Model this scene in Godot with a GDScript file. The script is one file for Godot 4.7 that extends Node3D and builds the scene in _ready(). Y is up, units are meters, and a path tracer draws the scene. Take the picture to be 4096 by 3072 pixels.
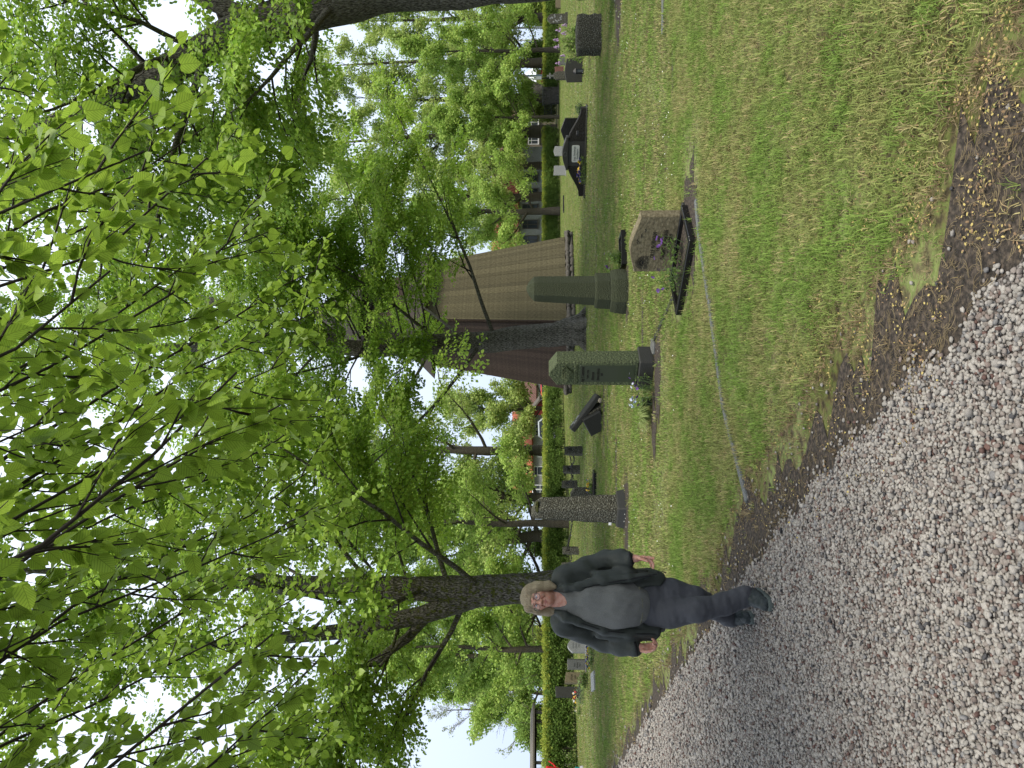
extends Node3D
# A churchyard in spring: gravel path, lawn with gravestones, a boarded bell tower, hedge and trees under a bright overcast sky.
# y is up, the camera stands at the origin 1.5 m above the ground and looks along -z; the picture is taken with the camera turned on its side.

var mats := {}
var taken := {}
var rng := RandomNumberGenerator.new()
var lump := FastNoiseLite.new()
var wave := FastNoiseLite.new()

func _ready() -> void:
	rng.seed = 11
	lump.seed = 5; lump.frequency = 1.0; lump.fractal_octaves = 2
	wave.seed = 9; wave.frequency = 1.0; wave.fractal_octaves = 3
	set_camera()
	set_light()
	make_materials()
	make_ground()
	make_hedges()
	make_tower()
	make_houses()
	make_graves()
	make_trees()
	make_canopy()
	make_person()
	make_small_things()

func set_camera() -> void:
	var cam := Camera3D.new()
	cam.name = "camera"
	var pitch := 0.0435
	var fwd := Vector3(0, sin(pitch), -cos(pitch))
	var up := Vector3(0, cos(pitch), sin(pitch))
	cam.transform = Transform3D(Basis(-up, Vector3.RIGHT, -fwd), Vector3(0, 1.5, 0))
	cam.fov = 56.64
	cam.near = 0.05
	cam.far = 900.0
	cam.current = true
	add_child(cam)

func set_light() -> void:
	var env := Environment.new()
	env.background_mode = Environment.BG_SKY
	var sm := ProceduralSkyMaterial.new()
	sm.sky_top_color = Color(0.93, 0.955, 1.0)
	sm.sky_horizon_color = Color(0.68, 0.735, 0.82)
	sm.sky_curve = 0.6
	sm.sky_energy_multiplier = 0.8
	sm.ground_bottom_color = Color(0.30, 0.33, 0.24)
	sm.ground_horizon_color = Color(0.42, 0.45, 0.38)
	var sky := Sky.new()
	sky.sky_material = sm
	env.sky = sky
	env.tonemap_mode = Environment.TONE_MAPPER_LINEAR
	env.tonemap_exposure = 3.0
	env.sdfgi_enabled = true
	env.ssao_enabled = true
	env.ssil_enabled = true
	var we := WorldEnvironment.new()
	we.name = "world_environment"
	we.environment = env
	add_child(we)
	var sun := DirectionalLight3D.new()
	sun.name = "sun"
	sun.light_energy = 0.5
	sun.light_angular_distance = 22.0
	sun.light_color = Color(1.0, 0.97, 0.91)
	sun.shadow_enabled = true
	sun.rotation_degrees = Vector3(-62, 28, 0)
	add_child(sun)

# ---------------------------------------------------------------- helpers

class MB:
	var v := PackedVector3Array()
	var n := PackedVector3Array()
	var uv := PackedVector2Array()
	var c := PackedColorArray()
	var col := Color(1, 1, 1)
	var use_uv := false
	var use_c := false
	func tri(a: Vector3, b: Vector3, d: Vector3, na: Vector3, nb: Vector3, nd: Vector3) -> void:
		if (b - a).cross(d - a).dot(na + nb + nd) > 0.0:
			v.append(a); v.append(d); v.append(b); n.append(na); n.append(nd); n.append(nb)
		else:
			v.append(a); v.append(b); v.append(d); n.append(na); n.append(nb); n.append(nd)
		if use_c:
			c.append(col); c.append(col); c.append(col)
	func quad(a: Vector3, b: Vector3, d: Vector3, e: Vector3, out: Vector3) -> void:
		var nn := (b - a).cross(e - a)
		if nn.length_squared() < 1e-14: nn = (d - b).cross(e - b)
		nn = nn.normalized()
		if nn.dot(out) < 0.0: nn = -nn
		tri(a, b, d, nn, nn, nn)
		tri(a, d, e, nn, nn, nn)
	func flat(a: Vector3, b: Vector3, d: Vector3, out: Vector3) -> void:
		var nn := (b - a).cross(d - a).normalized()
		if nn.dot(out) < 0.0: nn = -nn
		tri(a, b, d, nn, nn, nn)
	func box(at: Vector3, size: Vector3, b := Basis(), bev := 0.0) -> void:
		hexa(at, size, Vector2.ONE, b, bev)
	# a box whose top is scaled by "top", with chamfered edges
	func hexa(at: Vector3, size: Vector3, top: Vector2, b := Basis(), bev := 0.0, slip := Vector3.ZERO) -> void:
		var h := size * 0.5
		var P := func(sx: float, sy: float, sz: float, ix: float, iy: float, iz: float) -> Vector3:
			var k: Vector2 = Vector2.ONE.lerp(top, (sy + 1.0) * 0.5)
			return at + b * (Vector3(sx * (h.x * k.x - bev * ix), sy * (h.y - bev * iy), sz * (h.z * k.y - bev * iz)) + slip * ((sy + 1.0) * 0.5))
		for s in [-1.0, 1.0]:
			quad(P.call(s, -1, -1, 0, 1, 1), P.call(s, -1, 1, 0, 1, 1), P.call(s, 1, 1, 0, 1, 1), P.call(s, 1, -1, 0, 1, 1), b * Vector3(s, 0, 0))
			quad(P.call(-1, s, -1, 1, 0, 1), P.call(-1, s, 1, 1, 0, 1), P.call(1, s, 1, 1, 0, 1), P.call(1, s, -1, 1, 0, 1), b * Vector3(0, s, 0))
			quad(P.call(-1, -1, s, 1, 1, 0), P.call(-1, 1, s, 1, 1, 0), P.call(1, 1, s, 1, 1, 0), P.call(1, -1, s, 1, 1, 0), b * Vector3(0, 0, s))
		if bev <= 0.0: return
		for s in [-1.0, 1.0]:
			for t in [-1.0, 1.0]:
				quad(P.call(-1, s, t, 1, 0, 1), P.call(1, s, t, 1, 0, 1), P.call(1, s, t, 1, 1, 0), P.call(-1, s, t, 1, 1, 0), b * Vector3(0, s, t))
				quad(P.call(s, -1, t, 0, 1, 1), P.call(s, 1, t, 0, 1, 1), P.call(s, 1, t, 1, 1, 0), P.call(s, -1, t, 1, 1, 0), b * Vector3(s, 0, t))
				quad(P.call(s, t, -1, 0, 1, 1), P.call(s, t, 1, 0, 1, 1), P.call(s, t, 1, 1, 0, 1), P.call(s, t, -1, 1, 0, 1), b * Vector3(s, t, 0))
				for w in [-1.0, 1.0]:
					flat(P.call(s, t, w, 0, 1, 1), P.call(s, t, w, 1, 0, 1), P.call(s, t, w, 1, 1, 0), b * Vector3(s, t, w))
	# rings of equal length joined to a smooth skin
	func grid(rings: Array, cap0 := false, cap1 := false, closed := true) -> void:
		var R := rings.size()
		var S: int = rings[0].size()
		var cen := PackedVector3Array()
		for r in R:
			var m := Vector3.ZERO
			for p in rings[r]: m += p
			cen.append(m / S)
		var nor := []
		for r in R:
			var row := PackedVector3Array()
			var r0: int = maxi(r - 1, 0)
			var r1: int = mini(r + 1, R - 1)
			for s in S:
				var s0 := (s - 1 + S) % S if closed else maxi(s - 1, 0)
				var s1 := (s + 1) % S if closed else mini(s + 1, S - 1)
				var nn: Vector3 = (rings[r][s1] - rings[r][s0]).cross(rings[r1][s] - rings[r0][s])
				if nn.dot(rings[r][s] - cen[r]) < 0.0 and closed: nn = -nn
				row.append(nn.normalized())
			nor.append(row)
		for r in R - 1:
			for s in (S if closed else S - 1):
				var t := (s + 1) % S
				tri(rings[r][s], rings[r][t], rings[r + 1][t], nor[r][s], nor[r][t], nor[r + 1][t])
				tri(rings[r][s], rings[r + 1][t], rings[r + 1][s], nor[r][s], nor[r + 1][t], nor[r + 1][s])
		for e in [0, 1]:
			if (cap0 if e == 0 else cap1):
				var k := 0 if e == 0 else R - 1
				var d: Vector3 = (cen[0] - cen[1]) if e == 0 else (cen[R - 1] - cen[R - 2])
				for s in S:
					flat(cen[k], rings[k][s], rings[k][(s + 1) % S], d)
	func tube(pts: PackedVector3Array, rad: PackedFloat32Array, sides := 6, rough := 0.0, noise: FastNoiseLite = null, scale := 1.0) -> void:
		var rings := []
		var side := Vector3.ZERO
		for i in pts.size():
			var d: Vector3 = (pts[mini(i + 1, pts.size() - 1)] - pts[maxi(i - 1, 0)]).normalized()
			if i == 0:
				side = d.cross(Vector3(0.31, 0.2, 0.93) if absf(d.y) > 0.5 else Vector3.UP).normalized()
			side = (side - d * side.dot(d)).normalized()
			var other := d.cross(side)
			var ring := PackedVector3Array()
			for s in sides:
				var a := TAU * s / sides
				var p: Vector3 = side * cos(a) + other * sin(a)
				var r := rad[i]
				if noise:
					var q := (pts[i] + p * rad[i]) * scale
					r *= 1.0 + rough * noise.get_noise_3d(q.x, q.y * 0.35, q.z)
				ring.append(pts[i] + p * r)
			rings.append(ring)
		grid(rings, false, true)
	# an outline in x/y given a thickness along z (from -depth/2 to depth/2), its front and back edges chamfered
	func prism(poly: PackedVector2Array, depth: float, xf := Transform3D(), bev := 0.0) -> void:
		if Geometry2D.is_polygon_clockwise(poly): poly.reverse()
		var m := poly.size()
		var inner := PackedVector2Array()
		for i in m:
			var e0: Vector2 = (poly[i] - poly[(i - 1 + m) % m]).normalized()
			var e1: Vector2 = (poly[(i + 1) % m] - poly[i]).normalized()
			var nn := (Vector2(e0.y, -e0.x) + Vector2(e1.y, -e1.x)).normalized()
			inner.append(poly[i] - nn * bev / maxf(0.5, nn.dot(Vector2(e1.y, -e1.x))))
		var idx := Geometry2D.triangulate_polygon(inner)
		for s in [-1.0, 1.0]:
			var z: float = s * depth * 0.5
			for k in range(0, idx.size(), 3):
				flat(xf * Vector3(inner[idx[k]].x, inner[idx[k]].y, z), xf * Vector3(inner[idx[k + 1]].x, inner[idx[k + 1]].y, z), xf * Vector3(inner[idx[k + 2]].x, inner[idx[k + 2]].y, z), xf.basis * Vector3(0, 0, s))
			if bev > 0.0:
				for i in m:
					var j := (i + 1) % m
					var e := (poly[j] - poly[i]).normalized()
					quad(xf * Vector3(inner[i].x, inner[i].y, z), xf * Vector3(inner[j].x, inner[j].y, z), xf * Vector3(poly[j].x, poly[j].y, z - s * bev), xf * Vector3(poly[i].x, poly[i].y, z - s * bev), xf.basis * Vector3(e.y, -e.x, s))
		var zz := depth * 0.5 - bev
		for i in m:
			var j := (i + 1) % m
			var e := (poly[j] - poly[i]).normalized()
			quad(xf * Vector3(poly[i].x, poly[i].y, -zz), xf * Vector3(poly[j].x, poly[j].y, -zz), xf * Vector3(poly[j].x, poly[j].y, zz), xf * Vector3(poly[i].x, poly[i].y, zz), xf.basis * Vector3(e.y, -e.x, 0))
	func mesh() -> ArrayMesh:
		var a := []
		a.resize(Mesh.ARRAY_MAX)
		a[Mesh.ARRAY_VERTEX] = v
		a[Mesh.ARRAY_NORMAL] = n
		if use_uv: a[Mesh.ARRAY_TEX_UV] = uv
		if use_c: a[Mesh.ARRAY_COLOR] = c
		var m := ArrayMesh.new()
		m.add_surface_from_arrays(Mesh.PRIMITIVE_TRIANGLES, a)
		return m

func numbered(nm: String) -> String:
	if not taken.has(nm):
		taken[nm] = 0
		return nm
	taken[nm] += 1
	return "%s_%03d" % [nm, taken[nm]]

func tag(o: Node, label: String, category := "", group := "", kind := "") -> void:
	if label != "": o.set_meta("label", label)
	if category != "": o.set_meta("category", category)
	if group != "": o.set_meta("group", group)
	if kind != "": o.set_meta("kind", kind)

func thing(nm: String, label: String, category: String, at := Vector3.ZERO, turn := 0.0, group := "") -> Node3D:
	var o := Node3D.new()
	o.name = numbered(nm)
	add_child(o)
	o.position = at
	o.rotation.y = turn
	tag(o, label, category, group)
	return o

func part(parent: Node, nm: String, what: Variant, mat: Material) -> MeshInstance3D:
	var o := MeshInstance3D.new()
	o.name = nm
	o.mesh = what.mesh() if what is MB else what
	o.material_override = null
	if o.mesh is ArrayMesh and o.mesh.get_surface_count() == 1 and o.mesh.surface_get_material(0) == null: o.mesh.surface_set_material(0, mat)
	else: o.set_surface_override_material(0, mat)
	parent.add_child(o, true)
	return o

func structure(nm: String, what: Variant, mat: Material) -> MeshInstance3D:
	var o := part(self, numbered(nm), what, mat)
	o.set_meta("kind", "structure")
	return o

func scatter(parent: Node, nm: String, mesh: Mesh, mat: Material, xfs: Array, cols: Array) -> MultiMeshInstance3D:
	var mm := MultiMesh.new()
	mm.transform_format = MultiMesh.TRANSFORM_3D
	mm.use_colors = true
	mm.mesh = mesh
	mm.instance_count = xfs.size()
	var buf := PackedFloat32Array()
	buf.resize(xfs.size() * 16)
	var k := 0
	for i in xfs.size():
		var t: Transform3D = xfs[i]
		var cl: Color = cols[i]
		var b := t.basis
		buf[k] = b.x.x; buf[k + 1] = b.y.x; buf[k + 2] = b.z.x; buf[k + 3] = t.origin.x
		buf[k + 4] = b.x.y; buf[k + 5] = b.y.y; buf[k + 6] = b.z.y; buf[k + 7] = t.origin.y
		buf[k + 8] = b.x.z; buf[k + 9] = b.y.z; buf[k + 10] = b.z.z; buf[k + 11] = t.origin.z
		buf[k + 12] = cl.r; buf[k + 13] = cl.g; buf[k + 14] = cl.b; buf[k + 15] = 1.0
		k += 16
	mm.buffer = buf
	var o := MultiMeshInstance3D.new()
	o.name = nm
	o.multimesh = mm
	o.material_override = mat
	o.set_meta("kind", "stuff")
	parent.add_child(o, true)
	return o

func lin(r: float, g: float, b: float) -> Color:
	return Color(r, g, b).linear_to_srgb()

func noise_tex(seed_: int, freq: float, cols: Array, offs: Array, size := 512, octaves := 4, type := FastNoiseLite.TYPE_SIMPLEX_SMOOTH) -> NoiseTexture2D:
	var f := FastNoiseLite.new()
	f.seed = seed_
	f.noise_type = type
	f.frequency = freq
	f.fractal_octaves = octaves
	if type == FastNoiseLite.TYPE_CELLULAR: f.cellular_return_type = FastNoiseLite.RETURN_DISTANCE
	var g := Gradient.new()
	g.offsets = PackedFloat32Array(offs)
	g.colors = PackedColorArray(cols)
	var t := NoiseTexture2D.new()
	t.width = size
	t.height = size
	t.seamless = true
	t.noise = f
	t.color_ramp = g
	return t

func grey_tex(seed_: int, freq: float, size := 512, octaves := 4, type := FastNoiseLite.TYPE_SIMPLEX_SMOOTH) -> NoiseTexture2D:
	return noise_tex(seed_, freq, [Color.BLACK, Color.WHITE], [0.15, 0.85], size, octaves, type)

# a material: its colour texture laid on in three planes at "scale" per metre, relief in centimetres
func make(nm: String, color: Color, rough: float, tex: Texture2D = null, scale := Vector3.ONE, bump: Texture2D = null, relief := 0.0, world := true) -> StandardMaterial3D:
	var m := StandardMaterial3D.new()
	m.resource_name = nm
	m.albedo_color = color
	m.roughness = rough
	m.metallic_specular = 0.4
	if tex: m.albedo_texture = tex
	if bump:
		m.heightmap_enabled = true
		m.heightmap_texture = bump
		m.heightmap_scale = relief
	if tex or bump:
		m.uv1_triplanar = true
		m.uv1_world_triplanar = world
		m.uv1_scale = scale
	mats[nm] = m
	return m

func tinted(nm: String, rough: float, through := 0.0, spec := 0.4) -> StandardMaterial3D:
	var m := StandardMaterial3D.new()
	m.resource_name = nm
	m.roughness = rough
	m.metallic_specular = spec
	m.vertex_color_use_as_albedo = true
	if through > 0.0:
		m.backlight_enabled = true
		m.backlight = Color(through, through, through)
	mats[nm] = m
	return m

func rnd(a := 0.0, b := 1.0) -> float:
	return rng.randf_range(a, b)

# ---------------------------------------------------------------- materials

func make_materials() -> void:
	var fine := grey_tex(3, 0.03, 512, 5)
	var coarse := grey_tex(4, 0.012, 512, 4)
	var cells := grey_tex(6, 0.05, 512, 3, FastNoiseLite.TYPE_CELLULAR)
	# lawn soil under the blades: olive thatch and brown patches
	var lawn := make("lawn", Color.WHITE, 0.95, noise_tex(21, 0.02, [lin(0.05, 0.042, 0.025), lin(0.12, 0.115, 0.05), lin(0.13, 0.17, 0.05), lin(0.18, 0.2, 0.08)], [0.2, 0.42, 0.6, 0.85], 1024, 5), Vector3.ONE * 0.5, fine, 1.5)
	lawn.detail_enabled = true
	lawn.detail_uv_layer = BaseMaterial3D.DETAIL_UV_2
	lawn.detail_blend_mode = BaseMaterial3D.BLEND_MODE_MUL
	lawn.detail_albedo = noise_tex(22, 0.016, [Color(0.75, 0.72, 0.6), Color(1, 1, 1)], [0.3, 0.7], 512, 3)
	lawn.uv2_triplanar = true
	lawn.uv2_world_triplanar = true
	lawn.uv2_scale = Vector3.ONE * 0.09
	make("soil", Color.WHITE, 0.95, noise_tex(23, 0.03, [lin(0.022, 0.018, 0.015), lin(0.05, 0.04, 0.032), lin(0.09, 0.07, 0.052)], [0.25, 0.55, 0.8], 1024, 5), Vector3.ONE * 0.9, fine, 2.0)
	make("gravel_bed", Color.WHITE, 0.95, noise_tex(24, 0.09, [lin(0.03, 0.026, 0.024), lin(0.085, 0.075, 0.07), lin(0.2, 0.18, 0.17)], [0.3, 0.5, 0.75], 512, 3), Vector3.ONE * 1.3, cells, 1.5)
	var pb := tinted("pebble", 0.75)
	pb.albedo_texture = noise_tex(25, 0.03, [Color(0.62, 0.6, 0.58), Color(1, 1, 1)], [0.3, 0.62], 256, 4)
	pb.uv1_triplanar = true
	pb.uv1_scale = Vector3.ONE * 0.8
	tinted("grass", 0.7, 0.75, 0.3)
	tinted("leaf", 0.5, 1.0, 0.42)
	tinted("far_leaf", 0.65, 0.95, 0.3)
	tinted("petal", 0.6, 0.6, 0.3)
	tinted("litter", 0.8, 0.3, 0.2)
	# bark
	var bark_c := noise_tex(31, 0.02, [lin(0.035, 0.031, 0.026), lin(0.115, 0.105, 0.087), lin(0.2, 0.187, 0.158), lin(0.3, 0.285, 0.245)], [0.28, 0.45, 0.6, 0.8], 512, 5)
	var bark_h := grey_tex(32, 0.022, 512, 4)
	make("bark", Color.WHITE, 0.95, bark_c, Vector3(3.2, 0.75, 3.2), bark_h, 6.0)
	make("bark_small", Color(0.72, 0.7, 0.66), 0.95, bark_c, Vector3(4.0, 1.0, 4.0), bark_h, 1.0)
	make("twig", lin(0.03, 0.024, 0.019), 0.85)
	make("twig_grey", lin(0.10, 0.088, 0.07), 0.9)
	var mossy := make("mossy_bark", Color.WHITE, 0.97, bark_c, Vector3(3.0, 0.8, 3.0), bark_h, 7.0)
	mossy.detail_enabled = true
	mossy.detail_uv_layer = BaseMaterial3D.DETAIL_UV_2
	mossy.detail_albedo = noise_tex(33, 0.02, [Color(0.2, 0.21, 0.05, 0.0), Color(0.25, 0.27, 0.06, 0.3), Color(0.33, 0.36, 0.08, 0.95)], [0.42, 0.52, 0.66], 512, 4)
	mossy.uv2_triplanar = true
	mossy.uv2_world_triplanar = true
	mossy.uv2_scale = Vector3(0.9, 0.6, 0.9)
	# stones
	var speck := noise_tex(41, 0.2, [Color(0.35, 0.36, 0.36), Color(0.8, 0.8, 0.78), Color(1, 1, 1)], [0.3, 0.5, 0.75], 512, 2)
	make("dark_granite", lin(0.055, 0.055, 0.05), 0.55, speck, Vector3.ONE * 2.5, fine, 0.25)
	make("grey_granite", lin(0.20, 0.205, 0.20), 0.75, speck, Vector3.ONE * 2.5, fine, 0.4)
	make("pale_granite", lin(0.44, 0.45, 0.46), 0.75, speck, Vector3.ONE * 2.5, fine, 0.3)
	make("red_granite", lin(0.24, 0.105, 0.085), 0.7, speck, Vector3.ONE * 2.5, fine, 0.3)
	make("black_granite", lin(0.018, 0.018, 0.019), 0.25, speck, Vector3.ONE * 3.0)
	make("green_stone", Color.WHITE, 0.8, noise_tex(42, 0.05, [lin(0.018, 0.024, 0.014), lin(0.042, 0.055, 0.026), lin(0.085, 0.105, 0.045), lin(0.13, 0.15, 0.085)], [0.25, 0.45, 0.65, 0.85], 512, 5), Vector3(2.2, 1.3, 2.2), fine, 1.2)
	make("hewn_green_stone", Color.WHITE, 0.92, noise_tex(43, 0.11, [lin(0.013, 0.016, 0.009), lin(0.045, 0.055, 0.027), lin(0.11, 0.125, 0.075)], [0.3, 0.5, 0.8], 512, 4), Vector3.ONE * 2.0, cells, 3.0)
	make("lichen_stone", Color.WHITE, 0.95, noise_tex(44, 0.035, [lin(0.02, 0.019, 0.014), lin(0.06, 0.057, 0.042), lin(0.10, 0.1, 0.075), lin(0.3, 0.31, 0.27)], [0.3, 0.48, 0.66, 0.8], 512, 5), Vector3.ONE * 1.6, fine, 3.0)
	make("brown_stone", Color.WHITE, 0.85, noise_tex(45, 0.03, [lin(0.085, 0.07, 0.04), lin(0.14, 0.118, 0.07), lin(0.19, 0.165, 0.105)], [0.25, 0.5, 0.8], 512, 5), Vector3.ONE * 1.6, fine, 0.4)
	make("rubble", Color.WHITE, 0.95, noise_tex(46, 0.04, [lin(0.025, 0.023, 0.02), lin(0.10, 0.092, 0.08), lin(0.3, 0.28, 0.25)], [0.25, 0.5, 0.85], 512, 5), Vector3.ONE * 1.8, fine, 4.0)
	make("engraving", lin(0.01, 0.009, 0.007), 0.8)
	make("inlay", lin(0.4, 0.42, 0.4), 0.7)
	make("moss", Color.WHITE, 1.0, noise_tex(47, 0.06, [lin(0.03, 0.035, 0.01), lin(0.1, 0.11, 0.025)], [0.3, 0.7], 256, 4), Vector3.ONE * 3.0, fine, 3.0)
	# timber and buildings
	var grain := noise_tex(51, 0.03, [Color(0.5, 0.48, 0.46), Color(0.85, 0.84, 0.82), Color(1, 1, 1)], [0.25, 0.5, 0.8], 512, 5)
	for i in 5:
		var k: float = [0.82, 0.95, 1.0, 1.1, 1.22][i]
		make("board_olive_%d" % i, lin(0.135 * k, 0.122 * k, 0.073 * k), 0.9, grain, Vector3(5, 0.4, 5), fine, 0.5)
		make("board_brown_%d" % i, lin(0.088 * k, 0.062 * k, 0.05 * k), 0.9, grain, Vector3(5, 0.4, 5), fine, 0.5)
	make("dark_timber", lin(0.03, 0.024, 0.019), 0.9, grain, Vector3(3, 1, 3), fine, 0.5)
	make("grey_timber", lin(0.2, 0.185, 0.16), 0.9, grain, Vector3(2, 2, 2), fine, 0.5)
	make("roof_shingle", lin(0.06, 0.05, 0.045), 0.9, grain, Vector3(3, 1, 3), fine, 0.5)
	make("white_plaster", lin(0.72, 0.73, 0.75), 0.9, speck, Vector3.ONE * 0.5)
	make("beige_plaster", lin(0.42, 0.37, 0.3), 0.9, speck, Vector3.ONE * 0.5)
	make("red_tile", lin(0.50, 0.155, 0.085), 0.8, grain, Vector3.ONE * 1.5)
	make("brown_tile", lin(0.18, 0.095, 0.075), 0.8, grain, Vector3.ONE * 1.5)
	make("red_paint", lin(0.27, 0.045, 0.035), 0.8, grain, Vector3.ONE)
	make("white_paint", lin(0.75, 0.76, 0.78), 0.5)
	make("pane", lin(0.05, 0.06, 0.07), 0.1)
	make("iron", lin(0.016, 0.016, 0.018), 0.55)
	make("steel_blue", lin(0.14, 0.2, 0.24), 0.5)
	make("lamp_white", lin(0.65, 0.68, 0.7), 0.5)
	make("car_silver", lin(0.42, 0.46, 0.5), 0.3)
	make("car_red", lin(0.5, 0.03, 0.035), 0.3)
	make("rubber", lin(0.015, 0.015, 0.015), 0.8)
	make("bin_red", lin(0.55, 0.02, 0.025), 0.45)
	make("bucket_teal", lin(0.03, 0.35, 0.38), 0.5)
	make("plastic_black", lin(0.015, 0.016, 0.018), 0.4)
	make("slate", lin(0.20, 0.215, 0.225), 0.75, speck, Vector3.ONE * 1.5, fine, 0.4)

# ---------------------------------------------------------------- ground

const GRAVEL_EDGE := [[-6.0, 5.2], [0.0, 1.75], [1.6, 0.8], [2.29, 0.42], [2.87, 0.06], [4.08, -0.6], [5.48, -1.51], [10.26, -4.84], [13.93, -7.46], [20.0, -11.9], [34.0, -22.2]]
const GRASS_EDGE := [[-6.0, 6.3], [0.0, 2.9], [1.6, 1.75], [2.47, 1.0], [3.15, 0.36], [3.76, 0.14], [4.45, -0.36], [5.48, -0.97], [6.28, -1.7], [9.22, -3.75], [11.7, -5.57], [20.0, -11.3], [34.0, -21.6]]

func edge(tab: Array, d: float) -> float:
	for i in tab.size() - 1:
		if d <= tab[i + 1][0]:
			return lerpf(tab[i][1], tab[i + 1][1], (d - tab[i][0]) / (tab[i + 1][0] - tab[i][0]))
	return tab[-1][1]

var bare := [] # round patches of bare earth: [x, z, rx, rz]

func bareness(x: float, z: float) -> float:
	var m := 0.0
	for b in bare:
		var q: float = Vector2((x - b[0]) / b[2], (z - b[1]) / b[3]).length()
		if q < 1.6: m = maxf(m, clampf(1.6 - q, 0.0, 1.0))
	return m

func make_ground() -> void:
	# bare earth round the stones and along old paths
	bare = [[1.65, -7.3, 0.75, 0.35], [1.05, -7.9, 0.3, 0.5], [1.68, -12.75, 0.6, 0.3], [0.1, -9.4, 0.65, 0.3], [-0.55, -9.7, 0.5, 0.25], [-2.3, -12.9, 0.75, 0.45], [-1.75, -14.6, 1.0, 0.16], [-0.75, -17.6, 0.9, 0.25], [-0.75, -16.6, 0.9, 0.14], [8.2, -14.2, 1.6, 0.7], [3.6, -8.3, 0.3, 0.06], [0.75, -10.8, 0.9, 0.08], [4.6, -20.0, 1.6, 0.12], [-3.1, -19.9, 0.9, 0.16]]
	var g := MB.new()
	var steps := [-160.0, -80.0, -40.0, -20.0, -10.0, 0.0, 10.0, 20.0, 40.0, 80.0, 160.0]
	for i in steps.size() - 1:
		for j in steps.size() - 1:
			g.quad(Vector3(steps[i], 0, steps[j] - 60), Vector3(steps[i + 1], 0, steps[j] - 60), Vector3(steps[i + 1], 0, steps[j + 1] - 60), Vector3(steps[i], 0, steps[j + 1] - 60), Vector3.UP)
	structure("lawn", g, mats.lawn)
	# earth border
	var s := MB.new()
	var p := MB.new()
	var d := -6.0
	while d < 33.5:
		var e := d + (0.08 if d > 1.0 and d < 12.0 else 0.5)
		var L := func(t: float) -> float: return edge(GRASS_EDGE, t) + wave.get_noise_1d(t * 1.7) * 0.5 + wave.get_noise_1d(t * 9.0 + 50.0) * 0.3 - 0.08
		var K := func(t: float) -> float: return edge(GRAVEL_EDGE, t) + wave.get_noise_1d(t * 2.3 + 90.0) * 0.1 + wave.get_noise_1d(t * 13.0) * 0.03
		s.quad(Vector3(K.call(d) - 0.6, 0.004, -d), Vector3(L.call(d), 0.004, -d), Vector3(L.call(e), 0.004, -e), Vector3(K.call(e) - 0.6, 0.004, -e), Vector3.UP)
		p.quad(Vector3(-26 - d, 0.008, -d), Vector3(K.call(d), 0.008, -d), Vector3(K.call(e), 0.008, -e), Vector3(-26 - e, 0.008, -e), Vector3.UP)
		d = e
	structure("soil_border", s, mats.soil)
	var path := structure("gravel_path", p, mats.gravel_bed)
	for b in bare:
		var m := MB.new()
		var ring := PackedVector3Array()
		for k in 28:
			var a := TAU * k / 28
			var r := 0.85 + 0.5 * wave.get_noise_2d(b[0] * 7.0 + cos(a) * 1.4, b[1] * 7.0 + sin(a) * 1.4)
			ring.append(Vector3(b[0] + cos(a) * b[2] * r, 0.0045 + 0.0002 * (bare.find(b) % 7), b[1] + sin(a) * b[3] * r))
		for k in 28:
			m.flat(Vector3(b[0], ring[0].y, b[1]), ring[k], ring[(k + 1) % 28], Vector3.UP)
		structure("bare_earth", m, mats.soil)
	make_pebbles(path)
	make_grass()

func icosphere(sub: int) -> Array:
	var t := (1.0 + sqrt(5.0)) / 2.0
	var V := [Vector3(-1, t, 0), Vector3(1, t, 0), Vector3(-1, -t, 0), Vector3(1, -t, 0), Vector3(0, -1, t), Vector3(0, 1, t), Vector3(0, -1, -t), Vector3(0, 1, -t), Vector3(t, 0, -1), Vector3(t, 0, 1), Vector3(-t, 0, -1), Vector3(-t, 0, 1)]
	var Fs := [[0, 11, 5], [0, 5, 1], [0, 1, 7], [0, 7, 10], [0, 10, 11], [1, 5, 9], [5, 11, 4], [11, 10, 2], [10, 7, 6], [7, 1, 8], [3, 9, 4], [3, 4, 2], [3, 2, 6], [3, 6, 8], [3, 8, 9], [4, 9, 5], [2, 4, 11], [6, 2, 10], [8, 6, 7], [9, 8, 1]]
	var tris := []
	for f in Fs: tris.append([V[f[0]].normalized(), V[f[1]].normalized(), V[f[2]].normalized()])
	for k in sub:
		var more := []
		for q in tris:
			var a: Vector3 = (q[0] + q[1]).normalized()
			var b: Vector3 = (q[1] + q[2]).normalized()
			var c: Vector3 = (q[2] + q[0]).normalized()
			more.append_array([[q[0], a, c], [a, q[1], b], [c, b, q[2]], [a, b, c]])
		tris = more
	return tris

func lumpy(sub: int, rough: float, freq: float, off: float, stretch := Vector3.ONE) -> MB:
	var m := MB.new()
	var f := func(q: Vector3) -> Vector3:
		return q * (1.0 + rough * lump.get_noise_3d(q.x * freq + off, q.y * freq, q.z * freq)) * stretch
	for q in icosphere(sub):
		var a: Vector3 = f.call(q[0]); var b: Vector3 = f.call(q[1]); var c: Vector3 = f.call(q[2])
		var na: Vector3 = (q[0] / stretch).normalized(); var nb: Vector3 = (q[1] / stretch).normalized(); var nc: Vector3 = (q[2] / stretch).normalized()
		m.tri(a, b, c, na, nb, nc)
	return m

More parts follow.
